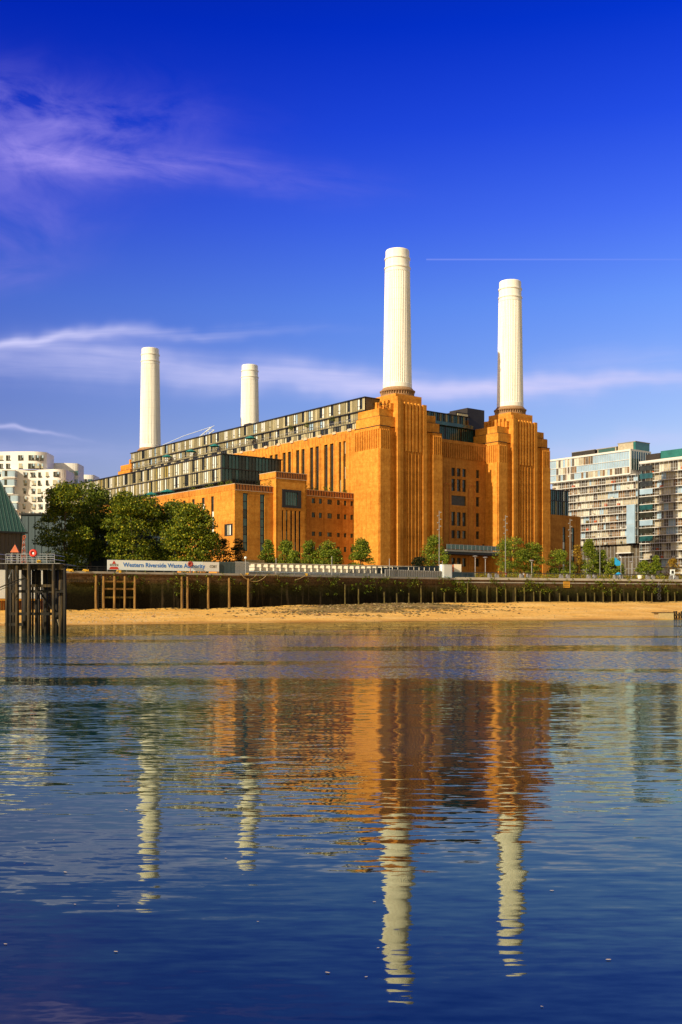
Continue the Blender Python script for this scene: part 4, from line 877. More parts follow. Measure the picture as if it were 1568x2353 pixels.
for _ in range(7500):
    x = 9 + random.gauss(0, 11); s_ = random.gauss(.66, .20)
    if not .18 < s_ < .985: continue
    y = water_y(x) + (wall_y(x) - water_y(x)) * s_
    if float(vnoise(np.float64(x), np.float64(y), 4.5, 9)) < .34: continue
    stone(rb, x, y, beach_z(x, y), random.choice([.08, .12, .16, .22, .34]), random.choice(['rock', 'rock', 'mossy', 'curtD', 'straw', 'mossy']))
for _ in range(700):                                       # thin scatter everywhere
    x = random.uniform(-60, 80); s = random.uniform(.02, .98); y = water_y(x) + (wall_y(x) - water_y(x)) * s; stone(rb, x, y, beach_z(x, y), random.choice([.06, .1, .14]), 'rock')
for _ in range(900):                                       # dark line at the wall foot
    x = random.uniform(-50, 100); s = random.gauss(.965, .02); s = min(s, .99); y = water_y(x) + (wall_y(x) - water_y(x)) * s; stone(rb, x, y, beach_z(x, y) - .03, random.choice([.12, .2, .28]), random.choice(['rock', 'pile_dark', 'mossy']))
tag(rb.build('foreshore_stones'), 'weedy brown stones strewn over the sand in front of the river wall', 'stones', kind='stuff')
sb = MB()
for _ in range(900):
    x = random.gauss(-36, 6); s = random.uniform(.10, .75); y = water_y(x) + (wall_y(x) - water_y(x)) * s; stone(sb, x, y, beach_z(x, y), random.choice([.05, .09, .13]), random.choice(['shell', 'shell', 'rock']))
tag(sb.build('pale_shingle'), 'pale shingle and rubble on the sand beside the jetty piles', 'shingle', kind='stuff')
# old concrete block and timbers at the right end of the foreshore
xx = (1528 - CX) / F * 192; mb = MB(); mb.box(-1.35, 1.35, -1, 2, -.6, .95, 'straw'); mb.box(-1.7, 1.5, -.8, 2.4, .95, 1.1, 'pile')
tag(mb.build('concrete_block', loc=(xx, 192, .15)), 'square concrete outfall block on the sand at the right edge of the foreshore', 'block')
mb = MB()
for k in range(7): mb.tube([(k * .45, random.uniform(-.1, .1), 0), (k * .45 + random.uniform(-.05, .05), 0, 1.9 + random.uniform(-.2, .2))], .17, 'pile_dark', 6)
mb.box(-.2, 3.2, -.25, -.15, 1.2, 1.5, 'pile'); tag(mb.build('timber_groyne', loc=((1550 - CX) / F * 193, 193, -.6)), 'low dark timber groyne at the water edge, right of the concrete block', 'groyne')

# ------------------------------------------------------------------ foliage
def leaves(mb, pts, size, kinds, wts, seed=0, up=.35):
    r = np.random.RandomState(seed); n = len(pts); sh_ = r.normal(size=(n, 3)); sh_[:, 2] += up * 2; nn = sh_ / np.linalg.norm(sh_, axis=1, keepdims=True)
    a = r.normal(size=(n, 3)); t1 = np.cross(nn, a); t1 /= np.linalg.norm(t1, axis=1, keepdims=True); t2 = np.cross(nn, t1)
    s = size * (.6 + .8 * r.rand(n, 1)); p = np.asarray(pts)
    c = np.stack([p - t1 * s * .5, p + t2 * s * .34, p + t1 * s * .5, p - t2 * s * .34], 1).reshape(-1, 3)
    k = len(mb.v); mb.v += [tuple(q) for q in c]; mi = [mb.mi(q) for q in kinds]; pick = r.choice(len(kinds), size=n, p=wts)
    for i in range(n): mb.f.append((k + 4 * i, k + 4 * i + 1, k + 4 * i + 2, k + 4 * i + 3)); mb.m.append(mi[pick[i]])
def tree(px, Y, w, h, kind, label, group=None, n=5000, leaf=.30, seed=1, shape='round', base=GZ, clear=.12, cat='tree', name='tree', X=None):
    r = np.random.RandomState(seed); x = (px - CX) / F * Y if X is None else X; E_ = empty(name, (x, Y, base)); tag(E_, label, cat, group)
    mb = MB(); rt = max(.05, h * .016); top = h * .8
    mb.tube([(0, 0, 0), (r.normal() * .02 * h, r.normal() * .02 * h, h * .35), (r.normal() * .03 * h, 0, top)], rt, 'bark', 6, rt * .25)
    nb = 7 if h > 4 else 4
    cl = []
    nc = 60 if h > 8 else (34 if h > 3 else 14)
    for i in range(nc):
        t_ = r.rand(); ang = r.rand() * 6.283
        if shape == 'cone': zc = clear + (1 - clear) * t_; rad = w / 2 * (1 - t_) ** .8 * (.75 + .35 * r.rand()) + .02 * w; zc *= h
        elif shape == 'egg':
            zc = clear + (1 - clear) * t_; rad = w / 2 * math.sin(math.pi * min(1, (t_ * .88 + .12)) ** .75) ** .8 * (.55 + .45 * math.sqrt(r.rand())); zc *= h
        else:
            zc = clear + (1 - clear) * t_; rad = w / 2 * (max(0, 1 - (2 * t_ - 1) ** 2)) ** .42 * (.45 + .55 * math.sqrt(r.rand())); zc *= h
        rad *= .80
        cl.append((math.cos(ang) * rad, math.sin(ang) * rad, zc, (.10 + .09 * r.rand()) * (w + h * .25) * (.75 if shape == 'cone' else 1)))
    for i in range(nb):
        c_ = cl[i]; z0 = c_[2] * (.45 + .2 * r.rand()); mb.tube([(0, 0, z0), (c_[0] * .5, c_[1] * .5, (z0 + c_[2]) / 2 + .03 * h), c_[:3]], rt * .45, 'bark', 5, rt * .12)
    mb.build('trunk', E_)
    P_ = []
    per = n // nc
    for (a, b_, c_, s) in cl:
        d = r.normal(size=(per, 3)); d /= np.linalg.norm(d, axis=1, keepdims=True); d[:, 2] = np.where(d[:, 2] < -.3, d[:, 2] * .5, d[:, 2])
        q = d * (s * (.55 + .6 * r.rand(per, 1) ** .7)) * np.array([1, 1, .72]) + np.array([a, b_, c_]); P_.append(q)
    P_ = np.concatenate(P_); P_ = P_[P_[:, 2] > clear * h * .6]
    mc = MB(); kk = LEAF[kind]; leaves(mc, P_, leaf, kk, [.35, .42, .23], seed); mc.build('crown', E_)
    return E_
def D(p): return p / 1.088
# five big trees on the yard side
big = [(150, 222, 10.8, 1126, 'dark', 'large dark green tree, leftmost of the big trees behind the river wall'),
       (208, 232, 9.5, 1124, 'mid', 'green tree with a thinner crown, just right of the leftmost big tree and behind it'),
       (308, 224, 11.8, 1140, 'dark', 'large dark green tree above the left half of the banner'),
       (394, 228, 8.6, 1166, 'mid', 'green tree between the two largest dark trees above the banner'),
       (442, 222, 11.2, 1172, 'dark', 'large rounded dark tree above the right half of the banner')]
for i, (px, Y, w_, yt, kd, lb) in enumerate(big): tree(px, Y, w_, zpix(yt, Y) - GZ + .3, kd, lb, 'big trees in front of the sheds', n=20000 if kd == 'dark' else 12000, leaf=.44, seed=31 + i, clear=.03 if kd == 'dark' else .2)
tree(240, 236, 7, zpix(1135, 236) - GZ, 'mid', 'small gap of yellow green tree between the leftmost tree and the tree above the banner', 'big trees in front of the sheds', n=4000, leaf=.4, seed=44, clear=.5)
tree(514, 228, 3.6, zpix(1240, 228) - GZ, 'fir', 'narrow dark conifer left of the two small ones by the banner end', 'small dark trees by the banner end', n=3500, leaf=.26, seed=51, shape='egg', clear=.04)
tree(547, 228, 3.6, zpix(1243, 228) - GZ, 'fir', 'narrow dark tree in front of the corner of the brick wing, by the fence', 'small dark trees by the banner end', n=3500, leaf=.26, seed=52, shape='egg', clear=.04)
quay = [(670, 26, 240, 1356, 'bright', 'egg'), (716, 38, 240, 1358, 'bright', 'egg'), (735, 24, 236, 1375, 'bright', 'egg'), (773, 34, 250, 1361, 'bright', 'egg'), (822, 52, 250, 1360, 'bright', 'egg'), (903, 58, 252, 1353, 'bright', 'cone'), (1048, 26, 262, 1398, 'fir', 'round'), (1086, 48, 265, 1350, 'bright', 'egg'), (1117, 12, 262, 1394, 'bright', 'egg'),
        (1280, 54, 283, 1352, 'bright', 'round'), (1330, 40, 285, 1364, 'bright', 'round'), (1401, 50, 288, 1384, 'bright', 'round'), (1443, 26, 292, 1367, 'autumn', 'cone'), (1474, 40, 292, 1355, 'bright', 'cone'), (1505, 38, 294, 1382, 'bright', 'cone'), (1536, 36, 292, 1402, 'bright', 'egg'), (1612, 34, 296, 1408, 'bright', 'egg'), (1640, 28, 296, 1393, 'bright', 'cone'), (1683, 30, 297, 1402, 'autumn', 'egg')]
ql = ['loose green tree in front of the left edge of the brick entrance tower', 'green tree in front of the slit windows of the brick entrance tower', 'low bright bush right of the slit windows', 'green tree left of the pair in front of the wall of small windows', 'wide green tree under the small square windows', 'pointed green tree in front of the corner of the nearest tower', 'small dark bush at the foot of the nearest tower', 'bright round green tree between the nearest tower and the canopy', 'tiny shrub under the left end of the canopy',
      'bright green tree in front of the right chimney tower, right of the light mast', 'darker tree touching the bright one in front of the right chimney tower', 'bright dense round tree at the right foot of the power station', 'thin yellow brown tree beside the right brick wing', 'tall pointed green tree between the autumn tree and the glass flats', 'pointed green tree left of the blue flag, second from it', 'low green tree directly left of the blue flag', 'yellow green tree in front of the right glass flats', 'taller pointed tree right of the yellow green one by the glass flats', 'sparse yellow tree at the right edge of the view']
for i, ((p, wd, Y, yt, kd, shp), lb) in enumerate(zip(quay, ql)):
    tree(D(p), Y, wd / 1.088 / F * Y * 1.5, zpix(yt / 1.088, Y) - GZ + .2, kd, lb, 'young trees on the quay', n=2200 if kd == 'autumn' else int(2500 + wd * 110), leaf=.32, seed=70 + i, shape=shp, clear=.12)
# roof-terrace shrubs
def shrub(u, v, z, s, lb, sd, kd='mid'):
    x, y = uv(u, v); tree(0, y, s * 1.6, s * 1.4, kd, lb, 'shrubs on the roof terraces', n=260, leaf=.22, seed=sd, shape='round', base=z, clear=.05, cat='shrub', name='shrub', X=x)
for i, (u, v, z, s, lb) in enumerate([(-55.9, 31, 36.4, 1.5, 'yellowish shrub on the left wing roof below the dark glazing, farthest from the corner'), (-55.9, 20.5, 36.4, 1.4, 'shrub on the left wing roof, second from the far end'), (-55.9, 14.5, 36.4, 1.3, 'shrub on the left wing roof near its corner'), (-55.7, 10, 36.4, 1.4, 'shrub on the left wing roof right above its corner'),
        (-47.1, 7.4, 36.4, 1.6, 'dark shrub on the left wing roof, beside the brick entrance tower'), (-44.3, 7.2, 36.4, 1.8, 'light shrub on the left wing roof touching the brick entrance tower'), (-29.8, 7.3, 36.4, 1.7, 'shrub on the wing roof just right of the brick entrance tower'), (-27, 7.3, 36.4, 1.4, 'low shrub on the wing roof, second right of the brick entrance tower'), (-22.9, 7.2, 36.4, 1.5, 'shrub in the middle of the wing roof above the small windows'), (-20.8, 7.2, 36.4, 1.3, 'shrub right of the middle of the wing roof above the small windows'), (-15.4, 7.2, 36.4, 1.1, 'small shrub on the wing roof next to the nearest tower'),
        (-10.9, -4.0, 62.0, 1.6, 'dark shrub on the shoulder of the nearest tower, at its corner'), (-8.3, -4.2, 62.0, 1.6, 'dark shrub on the shoulder of the nearest tower, close to the shaft'), (-11.9, 18, 61.0, 1.1, 'shrub on the penthouse terrace nearest the tower'), (-11.9, 32, 61.0, 1.1, 'shrub on the penthouse terrace, second from the tower'), (-11.9, 41, 61.0, 1.2, 'shrub on the penthouse terrace, third from the tower')]): shrub(u, v, z, s, lb, 120 + i, 'mid' if i not in (4, 11, 12) else 'fir')
# parasols
def parasol(u, v, z, lb, s=1.5):
    x, y = uv(u, v); E_ = empty('parasol', (x, y, z)); tag(E_, lb, 'parasol', 'teal parasols on the terraces')
    m = MB(); m.tube([(0, 0, 0), (0, 0, 2.5)], .05, 'galv', 5); m.build('pole', E_)
    m = MB(); n = 8
    for k in range(n):
        a, b_ = 2 * math.pi * k / n, 2 * math.pi * (k + 1) / n; m.face([(s * math.cos(a), s * math.sin(a), 1.9), (s * math.cos(b_), s * math.sin(b_), 1.9), (0, 0, 2.75)], 'parasol'); m.face([(s * math.cos(a), s * math.sin(a), 1.9), (s * math.cos(b_), s * math.sin(b_), 1.9), (s * math.cos(b_), s * math.sin(b_), 1.65), (s * math.cos(a), s * math.sin(a), 1.65)], 'parasol')
    m.build('canopy', E_)
for u, v, z, lb in ((-13.2, 123.6, 59.3, 'teal parasol on the upper terrace, farthest from the viewer'), (-13.2, 105, 59.3, 'teal parasol on the upper terrace, second farthest'), (-13.2, 87.6, 59.3, 'teal parasol on the upper terrace, second nearest'), (-13.2, 63.5, 59.3, 'teal parasol on the upper terrace, nearest the viewer')): parasol(u, v, z, lb, 1.9)
parasol(-54.9, 58.7, 36.3, 'teal parasol on the lower wing terrace, the farther one', 2.3); parasol(-54.9, 47.8, 36.3, 'teal parasol on the lower wing terrace, the nearer one', 2.3)

# growth on the river wall, planting behind the balustrade
random.seed(9); iv = MB(); P_ = []; r = np.random.RandomState(6)
for _ in range(1500):
    px = random.uniform(165, 1560); dens = .06 + 1.1 * max(0, float(vnoise(np.float64(px), np.float64(0), 38., 3)) - .42)
    if random.random() > dens * (1.0 if px > 480 else .5): continue
    x, y = wall_x(px, -.25); z = random.choice([random.gauss(6.4, .6), random.gauss(7.4, .7), random.gauss(8.3, .4)]); z = min(8.7, z); s = random.choice([.15, .25, .4, .8])
    q = r.normal(size=(30, 3)) * np.array([s * .8, .12, s * .7]) + np.array([x, y, z]); P_.append(q)
P_ = np.concatenate(P_); P_ = P_[P_[:, 2] < 9.2]; leaves(iv, P_, .24, LEAF['dark'] + [LEAF['mid'][1]], [.42, .34, .10, .14], 3); tag(iv.build('wall_plants'), 'ferns, ivy and weed growing on the face of the river wall', 'plants', kind='stuff')
pl = MB(); P_ = []
for _ in range(700):
    px = random.uniform(1048, 1570); x, y = wall_x(px, random.uniform(3.5, 7)); s = random.uniform(.3, .6); P_.append(r.normal(size=(20, 3)) * np.array([s, s, .35]) + np.array([x, y, 9.5]))
P_ = np.concatenate(P_); P_ = P_[P_[:, 2] > 8.9]; leaves(pl, P_, .20, LEAF['bright'] + LEAF['autumn'], [.2, .2, .12, .16, .18, .14], 8); tag(pl.build('promenade_planting'), 'low green and orange planting behind the promenade balustrade', 'plants', kind='stuff')

# ------------------------------------------------------------------ banner and fences on the quay
def text_mesh(txt, width, height, depth, m, bold=.0):
    cu_ = bpy.data.curves.new('lettering', 'FONT'); cu_.body = txt; cu_.size = 1; cu_.extrude = .01; cu_.offset = bold; cu_.resolution_u = 3
    o = bpy.data.objects.new('lettering', cu_); COL.objects.link(o); bpy.context.view_layer.update()
    dg = bpy.context.evaluated_depsgraph_get(); me = bpy.data.meshes.new_from_object(o.evaluated_get(dg)); bpy.data.objects.remove(o)
    co = np.array([v.co[:] for v in me.vertices]); mn, mx = co.min(0), co.max(0)
    capm = 0.70 * 1.0
    co[:, 0] = (co[:, 0] - mn[0]) / (mx[0] - mn[0]) * width; co[:, 1] = co[:, 1] / capm * height; co[:, 2] *= depth / .02
    v = np.stack([co[:, 0], -co[:, 2], co[:, 1]], 1)
    for i, q in enumerate(v): me.vertices[i].co = q
    me.materials.clear(); me.materials.append(M[m]); me.update(); return me
def place_mesh(me, name, parent, loc): o = bpy.data.objects.new(name, me); COL.objects.link(o); o.parent = parent; o.location = loc; return o
(bx0, by0), (bx1, by1) = wall_x(247, .7), wall_x(503.7, .7); bl_ = math.hypot(bx1 - bx0, by1 - by0); th = math.atan2(by1 - by0, bx1 - bx0)
def along(px):                                            # metres along the banner line at a given bearing
    t_ = (px - CX) / F; d = (math.cos(th), math.sin(th)); return -(bx0 - t_ * by0) / (d[0] - t_ * d[1])
zb0 = 9.22; zb1 = 11.05
BN = empty('banner_sign', (bx0, by0, zb0), th); tag(BN, 'long white banner lettered Western Riverside Waste Authority in blue, below the big trees', 'sign')
mb = MB(); mb.box(0, along(467 + 0), 0, .08, 0, zb1 - zb0, 'sign_white'); mb.build('board', BN)
mb = MB(); mb.box(along(467) + .03, bl_, 0, .08, 0, zb1 - zb0, 'sign_grey'); mb.build('end_board', BN)
mb = MB(); mb.box(-.03, bl_ + .03, .08, .14, -.05, 0, 'galv'); mb.box(-.03, bl_ + .03, .08, .14, zb1 - zb0, zb1 - zb0 + .05, 'galv')
for k in range(13): mb.box(k * bl_ / 12.2, k * bl_ / 12.2 + .1, .1, .2, -.5, zb1 - zb0, 'galv')
mb.build('frame', BN)
a0, a1 = along(D(240 + 312 / 4.61)), along(D(240 + 1258 / 4.61))
place_mesh(text_mesh('Western Riverside Waste Authority', a1 - a0, .80, .02, 'sign_blue', .018), 'lettering', BN, (a0, -.02, .62))
a0, a1 = along(D(240 + 1312 / 4.61)), along(D(240 + 1392 / 4.61)); place_mesh(text_mesh('CORY', a1 - a0, .55, .02, 'ink', 0), 'lettering', BN, (a0, -.02, .70))
a0, a1 = along(D(240 + 158 / 4.61)), along(D(240 + 258 / 4.61)); c_ = (a0 + a1) / 2
place_mesh(text_mesh('W R W A', a1 - a0, .30, .02, 'ink', .012), 'lettering', BN, (a0, -.02, .72))
mb = MB(); mb.face([(c_ - .36, -.02, 1.14), (c_ + .36, -.02, 1.14), (c_, -.02, 1.78)], 'sign_red'); mb.face([(c_ - .98, -.02, .08), (c_ + .98, -.02, .08), (c_ + .68, -.02, .58), (c_ - .68, -.02, .58)], 'sign_red'); mb.box(a0, a1, -.025, -.01, 1.06, 1.1, 'ink'); mb.build('emblem', BN)
def rail_run(pa, pb, off, z0, z1, step, label, rails=(1.0,), r=.03, m='rail', name='railing', cat='railing'):
    (xa, ya), (xb, yb) = wall_x(pa, off), wall_x(pb, off); n = max(1, int(math.hypot(xb - xa, wall_y(xb) - wall_y(xa)) / step)); mb = MB(); P_ = []
    for i in range(n + 1): x = xa + (xb - xa) * i / n; P_.append((x - xa, wall_y(x) + off - ya))
    for (x, y) in P_: mb.tube([(x, y, 0), (x, y, z1 - z0)], r, m, 5)
    for (p, q) in zip(P_, P_[1:]):
        for f in rails: mb.tube([(p[0], p[1], (z1 - z0) * f), (q[0], q[1], (z1 - z0) * f)], r * 1.1, m, 5)
    return tag(mb.build(name, loc=(xa, ya, z0)), label, cat)
rail_run(155, 246, .3, 8.86, 9.75, 1.6, 'thin dark railing on the river wall, left of the banner', (1.0, .5))
def plane_run(pa, pb, off, za0, za1, zb0, zb1, w, m, name, label, cat, ribs=0, ribm=None, ribw=.12, group=None, parent=None):
    (xa, ya), (xb, yb) = wall_x(pa, off), wall_x(pb, off); mb = MB(); z = min(za0, zb0)
    mb.obox((0, 0), (xb - xa, yb - ya), w, za0 - z, za1 - z, m, zb0 - z, zb1 - z)
    L_ = math.hypot(xb - xa, yb - ya); d = ((xb - xa) / L_, (yb - ya) / L_); n = (d[1], -d[0])
    if ribs:
        k = int(L_ / ribs)
        for i in range(k + 1):
            s = i * ribs; f = s / L_; c_ = (d[0] * s + n[0] * (w / 2 + .05), d[1] * s + n[1] * (w / 2 + .05))
            mb.obox(c_, (c_[0] + d[0] * ribw, c_[1] + d[1] * ribw), .1, (za0 + (zb0 - za0) * f) - z, (za1 + (zb1 - za1) * f) - z - .03, ribm or m)
    o = mb.build(name, parent, loc=(xa, ya, z)); return tag(o, label, cat, group) if cat else o
Z = lambda p, px, off: zpix(p / 1.088, wall_x(D(px), off)[1])
plane_run(D(548), D(588), 1.2, 8.86, 11.2, 8.86, 11.2, .06, 'blue_sheet', 'palisade_fence', 'sheet fence with shade painted in as dark grey, right of the banner end', 'fence', .28, 'blue_sheet', .08)  # same pale fence, its shade put into a darker sheet colour here
plane_run(D(588), D(623), 1.2, 8.86, 11.3, 8.86, 11.3, .06, 'galv', 'palisade_fence', 'pale grey palisade fence between the banner and the long white ribbed wall', 'fence', .26, 'galv', .1)
plane_run(D(611), D(660), 14, GZ, 12.2, GZ, 12.2, .05, 'straw', 'picket_fence', 'straw coloured paling fence behind the pale palisade fence', 'fence', .35, 'straw', .14)
# long white ribbed conveyor enclosure
(xa, ya), (xb, yb) = wall_x(D(610), 4.0), wall_x(D(1107), 4.0)
CV = empty('ribbed_enclosure', (xa, ya, GZ)); tag(CV, 'long low white enclosure of ribbed box panels standing on the quay below the brick wing', 'enclosure')
L_ = math.hypot(xb - xa, yb - ya); dd = np.array([(xb - xa) / L_, (yb - ya) / L_]); nn_ = np.array([dd[1], -dd[0]])
mb = MB(); zb_, zt_ = Z(1431, 700, 4) - GZ, Z(1411.5, 700, 4) - GZ
mb.obox((0, 0), (xb - xa, yb - ya), 1.6, zb_, zt_, 'white_panel', zb_ + .1, zt_ + .35); mb.build('wall', CV)
k = int(L_ / 1.62)
for i in range(k + 1):
    s = i * 1.62; f = s / L_; p0 = dd * (s + .40) + nn_ * .95; p1 = dd * (s + 1.52) + nn_ * .95; mb = MB(); zlo, zhi = zb_ + .18, zt_ + .30 * f - .12
    p0 = dd * (s + .34) + nn_ * .80; p1 = dd * (s + 1.50) + nn_ * 1.75
    mb.obox(p0, p1, .30, zlo, zlo + (zhi - zlo) * .46, 'white_panel'); mb.obox(p0 + dd * .05, p1 - nn_ * .06, .26, zlo + (zhi - zlo) * .52, zhi, 'white_panel')
    q = dd * (s + .28) + nn_ * .84; mb.obox(q, q + dd * .1, .1, zlo, zhi + .04, 'orange'); mb.build('panel', CV)
mb = MB(); mb.obox(-dd * .1 + nn_ * .2, dd * (L_ + .1) + nn_ * .2, 2.3, zt_, zt_ + .12, 'white_panel', zt_ + .35, zt_ + .47); mb.build('cover', CV)
mb = MB(); mb.obox(nn_ * .6, dd * L_ + nn_ * .6, 1.9, zb_ - .12, zb_ + .08, 'sign_white', zb_ - .02, zb_ + .18); mb.build('sill', CV)
plane_run(D(615), D(966), 1.6, 8.6, Z(1432.5, 620, 1.6), 8.6, Z(1434, 966, 1.6), .24, 'grey_panel', 'kerb_wall', 'low grey panel wall under the white ribbed enclosure', 'wall', 4.0, 'block', .1)
plane_run(D(876), D(944), 1.95, 9.2, Z(1423, 876, 1.95), 9.2, Z(1419, 944, 1.95), .2, 'grey_panel', 'ramp_panel', 'pale grey ramp side panel in front of the white ribbed enclosure', 'panel', .9, 'conc', .08)
plane_run(D(944), D(1098), 1.95, 8.9, Z(1419.5, 944, 1.95), 8.9, Z(1414.5, 1098, 1.95), .2, 'navy_sheet', 'glazed_screen', 'dark navy panelled screen rising to the right, in front of the white ribbed enclosure', 'screen', 2.5, 'steel_dark', .1)
plane_run(D(1098), D(1107), 1.95, 8.9, Z(1414, 1098, 1.95), 8.9, Z(1414, 1107, 1.95), .2, 'sign_white', 'hoarding', 'small white panel between the navy screen and the tall white cabinet', 'panel')
plane_run(D(963), D(1108), 1.3, 8.7, Z(1423, 963, 1.3), 8.7, Z(1428, 1108, 1.3), .18, 'grey_panel', 'sheet_fence', 'grey ribbed sheet fence along the wall edge, in front of the navy screen', 'fence', .55, 'block', .08)
def cabinet(pa, pb, off, yt, m, name, label, cat, dep=1.2, ybm=None):
    (xa, ya), (xb, yb) = wall_x(D(pa), off), wall_x(D(pb), off); z0 = 8.86 if ybm is None else Z(ybm, pa, off); w_ = math.hypot(xb - xa, yb - ya); mb = MB(); z1 = Z(yt, pa, off) - z0
    mb.box(0, w_, 0, dep, 0, z1, m); mb.box(-.04, w_ + .04, -.04, dep + .04, z1, z1 + .06, 'galv'); mb.box(w_ * .08, w_ * .92, -.03, 0, z1 * .06, z1 * .94, m)
    return tag(mb.build(name, loc=(xa, ya, z0), rot=math.atan2(yb - ya, xb - xa)), label, cat)
cabinet(1109, 1131, .6, 1411, 'sign_white', 'cabinet', 'tall pale grey cabinet on the wall edge, right of the grey sheet fence', 'cabinet', 1.2)
(xa, ya), (xb, yb) = wall_x(D(1133), 1.6), wall_x(D(1154), 1.6); w_ = math.hypot(xb - xa, yb - ya); E_ = empty('notice_board', (xa, ya, GZ), math.atan2(yb - ya, xb - xa)); tag(E_, 'orange edged white board on a post right of the tall pale cabinet', 'board')
mb = MB(); mb.box(.25, w_, 0, .1, Z(1430, 1133, 1.6) - GZ, Z(1410.5, 1133, 1.6) - GZ, 'white_panel'); mb.build('board', E_)
mb = MB(); mb.box(w_ - .28, w_, 0, .12, 0, Z(1430, 1133, 1.6) - GZ, 'white_panel'); mb.build('post', E_)
mb = MB(); mb.box(-.1, .25, 0, .15, 0, Z(1412, 1133, 1.6) - GZ, 'orange'); mb.build('edge_strip', E_)
plane_run(D(1131), D(1186), 1.0, 8.86, Z(1430, 1133, 1.0), 8.86, Z(1431, 1186, 1.0), .5, 'navy_sheet', 'planter_box', 'dark blue grey planter box at the left end of the balustrade', 'planter')
# balustrade with paired grey blocks
rail_run(D(1156), 1572, .25, 9.02, 10.2, 1.5, 'dark metal balustrade running along the promenade edge to the right', (1.0, .93), .045, name='balustrade', cat='balustrade')
nb_ = 0; cap = ['block, left of the pair nearest the pale cabinet', 'block, right of the pair nearest the pale cabinet', 'block, left of the pair under the bright tree by the right tower', 'block, right of the pair under the bright tree by the right tower', 'block, left of the pair below the round tree', 'block, right of the pair below the round tree', 'block, left of the pair below the pointed trees', 'block, right of the pair below the pointed trees', 'block, left of the pair below the blue flag', 'block, right of the pair below the blue flag', 'block, left of the pair right of the white tub', 'block, right of the pair right of the white tub', 'block, left of the pair at the right edge', 'block, right of the pair at the right edge']
for p, lb in zip((1225, 1243, 1304, 1322, 1404, 1421, 1473, 1487.5, 1539, 1553, 1620, 1634, 1679, 1692), cap):
    x, y = wall_x(D(p), .75); mb = MB(); a = wdir(x); h = .98
    k = len(mb.v); mb.v += [(-.42, -.45, 0), (.42, -.45, 0), (.42, .45, 0), (-.42, .45, 0), (-.30, -.38, h), (.30, -.38, h), (.30, .40, h), (-.30, .40, h)]
    for q in ((3, 2, 1, 0), (4, 5, 6, 7), (0, 1, 5, 4), (1, 2, 6, 5), (2, 3, 7, 6), (3, 0, 4, 7)): mb.f.append(tuple(k + j for j in q)); mb.m.append(mb.mi('block'))
    tag(mb.build('seat_block', loc=(x, y + .1, 9.03), rot=a), 'tapered grey ' + lb, 'block', 'paired grey blocks on the promenade')
# lamps and masts
def mast(p, yt, off, label, n=6):
    x, y = wall_x(D(p), off); h = zpix(yt / 1.088, y) - GZ; E_ = empty('light_mast', (x, y, GZ)); tag(E_, label, 'light mast', 'tall light masts on the quay')
    m = MB(); m.tube([(0, 0, 0), (0, 0, h)], .11, 'grey_panel', 8, .07); m.build('pole', E_)
    for k in range(n):
        m = MB(); z = h - .4 - k * .85; s = (-1) ** k; m.tube([(0, 0, z), (s * .35, -.1, z)], .05, 'block', 4); m.box(min(s * .25, s * .50), max(s * .25, s * .50), -.3, .0, z - .10, z + .12, 'grey_panel'); m.build('lamp', E_)
mast(1098.6, 1277, 12, 'tall light mast with staggered spotlights in front of the nearest tower, left of the canopy'); mast(1264.3, 1288, 14, 'tall light mast with staggered spotlights in front of the right chimney tower'); mast(1426, 1297, 16, 'tall light mast with staggered spotlights in front of the right brick wing'); mast(1500.6, 1310, 18, 'tall light mast with staggered spotlights in front of the glass flats')
def lamp(p, yt, off, label):
    x, y = wall_x(D(p), off); h = zpix(yt / 1.088, y) - GZ; E_ = empty('street_lamp', (x, y, GZ)); tag(E_, label, 'street lamp', 'street lamps on the promenade')
    m = MB(); m.tube([(0, 0, 0), (0, 0, h - .5)], .07, 'galv', 6); m.tube([(0, 0, h - .5), (-.35, 0, h)], .035, 'galv', 5); m.tube([(0, 0, h - .5), (.35, 0, h)], .035, 'galv', 5); m.build('pole', E_)
    m = MB(); m.lathe([(.1, h - .05, 0), (.6, h, 0), (.62, h + .08, 0), (.1, h + .2, 0)], 12, 'galv'); m.build('lamp_head', E_)
lamp(1188.6, 1391, 5, 'street lamp below the canopy, the left one of two'); lamp(1214, 1394, 5, 'street lamp below the canopy, the right one of two'); lamp(1330, 1402, 4, 'street lamp in front of the darker tree at the right chimney tower'); lamp(1579.5, 1405, 5, 'street lamp in front of the dark base of the glass flats')
def pole(p, yt, off, label, zb=8.86, globe=False):
    x, y = wall_x(D(p), off); h = zpix(yt / 1.088, y) - zb; m = MB(); m.tube([(0, 0, 0), (0, 0, h)], .05, 'galv', 6)
    if globe: m.lathe([(.05, h, 0), (.24, h + .12, 0), (.28, h + .3, 0), (.18, h + .5, 0), (.02, h + .56, 0)], 10, 'sign_white')
    tag(m.build('lamp_post' if globe else 'thin_pole', loc=(x, y, zb)), label, 'lamp' if globe else 'pole')
pole(614, 1398, .8, 'short post with a white globe lamp in front of the pale palisade fence', globe=True)
pole(690.5, 1396, 1.0, 'thin grey pole in front of the white ribbed enclosure, at its left third'); pole(830, 1391, 1.0, 'thin grey pole in front of the middle of the white ribbed enclosure'); pole(974, 1397, .8, 'thin grey pole at the left end of the grey sheet fence'); pole(1106.5, 1402, .8, 'thin grey pole touching the left side of the tall pale cabinet')
